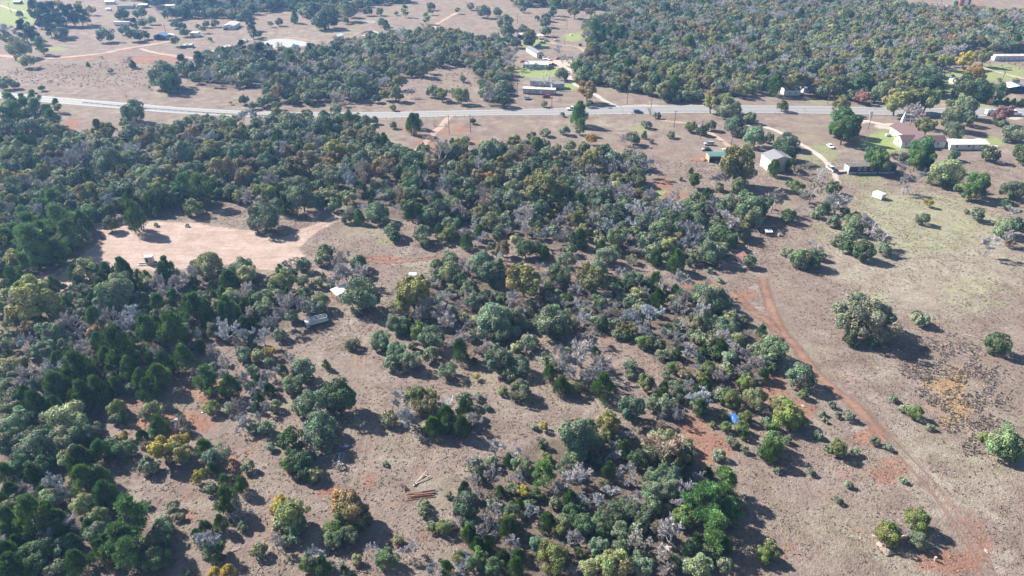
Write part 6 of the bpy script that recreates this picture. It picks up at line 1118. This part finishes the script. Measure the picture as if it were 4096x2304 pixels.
MB().box(.3, 4.6, -2.0, 0, .3, .5).build('porch', M_WOOD, lh); MB().box(.2, 4.7, -2.2, -.02, 2.75, 2.9).build('porch_roof', M_ROOFG, lh); [MB().box(x, x + .12, -1.95, -1.83, .5, 2.75).build('porch_post', M_TRIM, lh) for x in (.4, 2.4, 4.4)]
a, rz, ln = frame_from(2100, 274, 2192, 275)
wh = gable('house', a, rz, ln, 8, 2.7, 1.2, M_WALLW, M_ROOFW, 'white house with a white metal roof and a centre gable on the lawn', 'house', over=.4, ribs=16, wins=[(1.8, 1.0, 1.6, 1.2, 0), (6.4, 1.0, 1.7, 1.2, 0), (11.5, 1.0, 1.3, 1.2, 0)], doors=[(8.8, 1.0, 2.1, 0, .1, M_GREY)])
g = MB(); g.poly([(4.6, -.6, 2.6), (9.4, -.6, 2.6), (7.0, -.6, 3.9), (4.6, 4, 2.6), (9.4, 4, 2.6), (7.0, 4, 3.9)], [(0, 1, 2), (3, 5, 4), (0, 2, 5, 3), (1, 4, 5, 2)]); g.build('gable_roof', M_ROOFW, wh)
a, rz, ln = frame_from(2209, 358, 2257, 356)
gable('mobile_home', a, rz, ln, 5.5, 2.6, .6, M_GREY, M_ROOFG, 'grey mobile home with a blue base band behind the weathered one', 'mobile home', base=.5, skirt=simple('blue_band', (.10, .16, .32), .6), over=.25, wins=[(2, 1.2, 1, 1, 0)])
a, rz, ln = frame_from(2120, 343, 2205, 349)
gable('mobile_home', a, rz, ln, 5.5, 2.6, .6, simple('pale_grey_siding', (.5, .5, .52), .7, var=.1), M_ROOFG, 'pale grey mobile home behind bare branches left of the grey one', 'mobile home', base=.4, skirt=M_GREY, over=.25, wins=[(2.2, 1.2, 1.2, 1.1, 0), (9, 1.2, 1.2, 1.1, 0)], doors=[(6, .9, 2, 0, .4)])
a, rz, ln = frame_from(2092, 375, 2220, 381)
gable('mobile_home', a, rz, ln, 4.4, 2.7, .5, M_OLDW, M_OLDR, 'weathered grey mobile home with a peeling white roof nearest the highway', 'mobile home', base=.35, skirt=M_DARK, over=.2, wins=[(4, 1.1, 1.0, 1.0, 0), (8, 1.1, 1.0, 1.0, 0), (16, 1.1, 1, 1, 0)], doors=[(10.5, .9, 2.0, 0, .35)])
t = empty('trampoline', G(2108, 397), 0, label='round trampoline with a safety net on the grass near the highway', cat='trampoline'); MB().tube([(0, 0, .8), (0, 0, .88)], 2.0, 20).build('mat', M_DARK, t)
rg = MB(); rg.tube([(2.1 * math.cos(k * pi / 10), 2.1 * math.sin(k * pi / 10), .86) for k in range(21)], .09, 5); rg.build('rim', simple('rim_teal', (.2, .42, .45), .6), t); [MB().tube([(2 * math.cos(k * pi / 3), 2 * math.sin(k * pi / 3), 0), (2 * math.cos(k * pi / 3), 2 * math.sin(k * pi / 3), 2.6)], .04, 5).build('net_pole', M_DARK, t) for k in range(6)]
t = empty('dumpster', G(2316, 184), 0, label='dark dumpster standing alone beside the orange dirt drive', cat='dumpster'); MB().prism([(0, 0), (-.1, 1.3), (2.1, 1.5), (2, 0)], 0, 1.5).build('body', M_DARK, t, bevel=.04); MB().box(-.15, 2.15, -.05, 1.55, 1.5, 1.58).build('lid', M_BLACK, t)
rumple('junk_heap', 2231, 236, .5, 5, 3, 1.2, M_RUST, 'rust-red machinery heap under a bare tree beside the porch cars', 'junk', 13); rumple('junk_heap', 2090, 248, .2, 4, 3, 1.0, M_RED, 'red and grey clutter at the left end of the white gabled house', 'junk', 14)
t = empty('carport', G(2147, 158), R(5), label='white-roofed carport in dark tree shade at the top of the yard', cat='carport'); MB().prism([(-.3, 2.5), (2.6, 3.1), (5.6, 2.5), (5.6, 2.4), (2.6, 3.0), (-.3, 2.4)], 0, 6).build('roof', M_ROOFW, t); [MB().box(x, x + .12, y, y + .12, 0, 2.5).build('post', M_WOOD, t) for x in (0, 5.2) for y in (.1, 5.7)]
gable('shed', G(2070, 152), R(0), 6, 5, 2.4, .8, M_DARK, M_ROOFW, 'shed with a pale roof glimpsed among dark trees left of the carport', 'shed')
rumple('white_sofa', 2285, 142, .2, 2.2, 1.4, .8, M_WPNT, 'white object lying on the lawn above the orange drive', 'furniture', 15)
a = G(1334, 163); b = G(1357, 166); rz = math.atan2((b - a).y, (b - a).x)
gable('cabin', a, rz + .25, 5.0, 8.0, 2.7, 1.1, M_WALLW, M_ROOFW, 'small white cabin with a white gable roof in the brown field', 'cabin', ridge='y', over=.35, base=.5, skirt=M_DARK, doors=[(2.5, .9, 2.0, 0, .55, M_GREY)], wins=[(1.0, 1.5, .7, .8, 0), (4.1, 1.5, .7, .8, 0)])
gable('house', G(896, 119), R(2), 8.6, 17, 3.0, 1.2, M_WALLW, simple('pale_shingle', (.52, .52, .50), .8, var=.08), 'white house with a pale low roof at the edge of the far woods', 'house', ridge='y', over=.4, wins=[(3, 1.1, 1, 1.1, 0), (6.4, 1.1, 1, 1.1, 0)], doors=[(8, 1, 2.1, 0, .1, M_GREY, 's')])
t = empty('white_container', G(457, 103), R(0), label='long white box container standing behind small trees', cat='container'); MB().box(0, 13.2, 0, 2.6, .5, 3.2).build('body', M_WPNT, t, bevel=.06); MB().box(0, 13.2, .02, 2.58, 3.2, 3.26).build('roof', M_ROOFW, t); MB().box(13.15, 13.24, .3, 2.3, .6, 3.0).build('door', M_SILV, t); MB().box(.3, 12.9, .4, 2.2, .1, .5).build('chassis', M_DARK, t)
gable('open_shed', G(617, 160), R(0), 9.2, 8, 2.9, 1.4, M_GREY, M_BLUE, 'open-fronted shed with a blue gable roof beside the white canopy', 'shed', ridge='y', open_front=True, ribs=8)
t = empty('canopy', G(664, 156), R(15), label='white pitched canopy right of the blue-roofed shed', cat='canopy'); MB().prism([(-.3, 2.3), (2.9, 3.5), (6.2, 2.3), (6.2, 2.2), (2.9, 3.38), (-.3, 2.2)], 0, 5.5).build('roof', M_ROOFW, t); [MB().box(x, x + .1, y, y + .1, 0, 2.3).build('post', M_TRIM, t) for x in (0, 5.8) for y in (.1, 5.3)]; MB().box(0, 5.9, 5.4, 5.5, .2, 2.2).build('back_wall', M_WALLW, t)
for u, m, lb in ((762, M_CON, 'tan container standing left of its white twin'), (778.5, M_WPNT, 'white container standing right of its tan twin')):
    t = empty('shipping_container', G(u, 149), R(0), label=lb, cat='container', group='two containers side by side'); MB().box(0, 2.7, 0, 6, .1, 3.3).build('body', m, t, bevel=.04); dr = MB().box(.15, 2.55, -.04, 0, .2, 3.1).build('door', m, t); [MB().box(x, x + .05, -.09, -.04, .25, 3.0).build('lock_rod', M_STEEL, dr) for x in (.9, 1.7)]; MB().box(0, 2.7, .05, 5.9, 3.3, 3.36).build('roof', M_ROOFW, t)
t = empty('junk_shed', G(722, 194), R(3), label='low dark shed covered with loose pale roofing sheets beside an olive tree', cat='shed'); MB().box(0, 8, 0, 6, 0, 1.9).build('wall', M_DARK, t); [MB().box(x, x + 2.6, y, y + 2.8, 1.92 + .06 * k, 2.0 + .06 * k, Matrix.Rotation(.04 * (k - 2), 4, 'Y')).build('roof_sheet', M_STEEL if k % 2 else M_ROOFW, t) for k, (x, y) in enumerate(((0, 3.1), (2.4, 3.3), (5, 3.0), (1.0, .2), (4.2, .1), (6, .5)))]; MB().box(5.2, 9.4, -2.2, -.1, .4, .46, Matrix.Rotation(.05, 4, 'X')).build('leaning_sheet', M_GREY, t)
for (u, v, w_, d_, h, rzd, wm_, rm, lb, nm) in ((470, 36, 15, 6, 2.8, 3, M_GREY, M_ROOFG, 'grey-roofed mobile home among the far upper left trees', 'mobile_home'), (556, 32, 8, 5, 2.6, 8, M_BLUP, M_ROOFW, 'small blue-walled trailer with a white roof in the far trees', 'trailer'), (630, 36, 19, 4, 2.6, 14, M_GREY, M_ROOFW, 'long white-roofed trailer in the far upper left trees', 'mobile_home'), (420, 18, 9, 5, 2.5, 10, M_WALLW, M_ROOFW, 'white-roofed shed farthest left among the far trailers', 'shed'), (425, 44, 4, 3, 1.6, 0, M_WPNT, M_ROOFW, 'little white box in front of the far trailers', 'shed'), (55, 17, 6.5, 5, 2.2, 0, M_DARK, M_ROOFW, 'small dark shed with a pale roof in the upper left field', 'shed'), (1110, 14, 6, 6, 3, 0, M_WALLW, M_ROOFG, 'white shed among far trees at the top of the photo', 'shed'), (1210, 20, 8, 5, 2.6, -3, M_WALLW, M_ROOFW, 'white trailer among far trees at the top of the photo', 'trailer'),
                                             (3137, 382, 9, 7, 3, 0, M_WALLW, M_ROOFG, 'white house hidden under dark oaks behind the highway', 'house'), (3212, 371, 6, 5, 2.6, 10, M_WALLW, M_BLUE, 'small blue-roofed lean-to right of the white house under the oaks', 'shed'), (3819, 337, 5, 5.5, 2.6, 12, M_WALLW, M_ROOFG, 'small white shed beside farm machinery under the trees', 'shed'), (3075, 149, 9, 5, 2.6, 0, M_WALLW, M_ROOFW, 'white roof glimpsed in the dense upper right woods', 'building')):
    gable(nm, G(u, v), R(rzd), w_, d_, h, .8, wm_, rm, lb, nm.replace('_', ' '), over=.3, wins=[(w_ * .3, 1.0, 1.0, 1.0, 0), (w_ * .7, 1.0, 1.0, 1.0, 0)])
a, rz, ln = frame_from(3976, 244, 4093, 243)
gable('mobile_home', a, rz, ln, 5, 2.9, .7, simple('blue_white_siding', (.58, .61, .68), .7, var=.06), M_OLDR, 'white mobile home with a rust-streaked roof at the upper right edge', 'mobile home', base=.4, skirt=M_GREY, over=.25, wins=[(k, 1.2, 1, 1, 0) for k in (4, 9.5, 14, 17.5)], doors=[(7, .9, 2, 0, .4, M_GREY)])
gable('barn', G(4030, 372), R(-3), 11.5, 9, 3.0, 1.2, M_DARK, M_BLUE, 'open barn with a blue and white roof at the right edge', 'barn', ridge='y', open_front=True, ribs=9)
MB().poly([(0, 0, 0), (5.9, 0, 0), (5.9, 9.6, 0), (0, 9.6, 0), (0, 0, .03), (5.9, 0, .03), (5.9, 9.6, .03), (0, 9.6, .03)], [(0, 3, 2, 1), (4, 5, 6, 7), (0, 1, 5, 4), (1, 2, 6, 5), (2, 3, 7, 6), (3, 0, 4, 7)]).build('roof_panel', M_ROOFW, [o for o in COL.objects if o.name.startswith('barn') and 'blue' in o.get('label', '')][0])
rp = [o for o in COL.objects if o.name.startswith('roof_panel')][0]; rp.location = (-.3, -.3, 3.16 - .06); rp.rotation_euler = (0, -math.atan2(1.2, 5.75), 0)
t = empty('farm_machine', G(3803, 318), R(5), label='dark farm machine standing in tree shade left of the white shed', cat='machine'); MB().box(0, 3.2, 0, 1.6, .8, 1.8).build('body', M_TANK, t, bevel=.1); MB().box(.4, 1.8, .1, 1.5, 1.8, 2.9).build('cab', M_DARK, t); [MB().tube([(x, y - .2, .6), (x, y + .2, .6)], .6, 12).build('wheel', M_BLACK, t) for x in (.4, 2.8) for y in (0, 1.6)]; MB().tube([(3.2, .8, 1.4), (5.4, .8, .8)], .15, 5).build('boom', M_RUST, t)
# --- oil tanks and pump ---
for u, v, r_, h, m, lb in ((3817, 21, 2.3, 4.2, M_TANK, 'squat green storage tank left of the rusty tank'), (3841, 23, 2.8, 8, M_RUST, 'tall rust-brown storage tank between green and white tanks'), (3858, 24, 2.4, 7, M_WPNT, 'white storage tank right of the rusty tank'), (3869, 23, 2.2, 7, M_BLUP, 'blue and white storage tank at the right of the tank row')):
    t = empty('storage_tank', G(u, v), 0, label=lb, cat='tank', group='oil field tanks'); MB().tube([(0, 0, 0), (0, 0, h)], r_, 18).build('shell', m, t); MB().tube([(0, 0, h), (0, 0, h + .5)], r_, 18, r2=.3).build('roof', m, t); MB().box(r_ - .05, r_ + .3, -.3, .3, 0, h).build('ladder', M_STEEL, t)
t = empty('separator_vessel', G(3784, 29), 0, label='horizontal white pressure vessel lying left of the tanks', cat='tank'); MB().tube([(0, 0, 1.2), (8, 0, 1.2)], .8, 12).build('vessel', M_WPNT, t); [MB().box(x, x + .4, -.7, .7, 0, .8).build('saddle', M_RUST, t) for x in (1.2, 6.2)]
t = empty('pump_jack', G(3842, 53), R(60), label='rusty oil pump jack standing in front of the tanks', cat='pump jack'); MB().tube([(-3.4, 0, 4.0), (3.2, 0, 5.6)], .28, 5).build('walking_beam', M_RUST, t); [MB().tube([(x, y, 0), (0, 0, 4.8)], .16, 5).build('post', M_RUST, t) for x in (-1.2, 1.2) for y in (-.9, .9)]; MB().prism([(3.0, 4.3), (3.6, 4.9), (3.7, 5.7), (3.2, 6.3), (2.9, 6.0)], -.25, .25).build('horse_head', M_RUST, t); MB().box(-4.2, -2.6, -.6, .6, .3, 2.2).build('counterweight', M_DARK, t); MB().box(-4.5, 3.5, -.7, .7, 0, .3).build('base', M_RUST, t); MB().tube([(3.6, 0, 0), (3.6, 0, 4.6)], .05, 5).build('polished_rod', M_STEEL, t)
t = empty('vent_stack', G(3760, 20), 0, label='rusty upright pipe standing left of the oil tanks', cat='pipe'); MB().tube([(0, 0, 0), (0, 0, 4.5)], .45, 8).build('pipe', M_RUSTL, t); MB().tube([(0, 0, 4.5), (0, 0, 4.9)], .6, 8).build('cap', M_RUST, t)
# ---------------------------------------------------------------- haze: pale air that the far woods fade into
hm = bpy.data.materials.new('haze'); hm.use_nodes = True; hn = hm.node_tree; hn.nodes.clear()
ho = hn.nodes.new('ShaderNodeOutputMaterial'); pv = hn.nodes.new('ShaderNodeVolumePrincipled')
pv.inputs['Color'].default_value = (.28, .54, 1.0, 1); pv.inputs['Density'].default_value = .00024; pv.inputs['Absorption Color'].default_value = (1, 1, 1, 1); pv.inputs['Anisotropy'].default_value = .2
hn.links.new(pv.outputs[0], ho.inputs['Volume'])
tagg(MB().box(-2700, 2700, -500, 2500, -1.5, 113).build('haze', hm), kind='stuff')
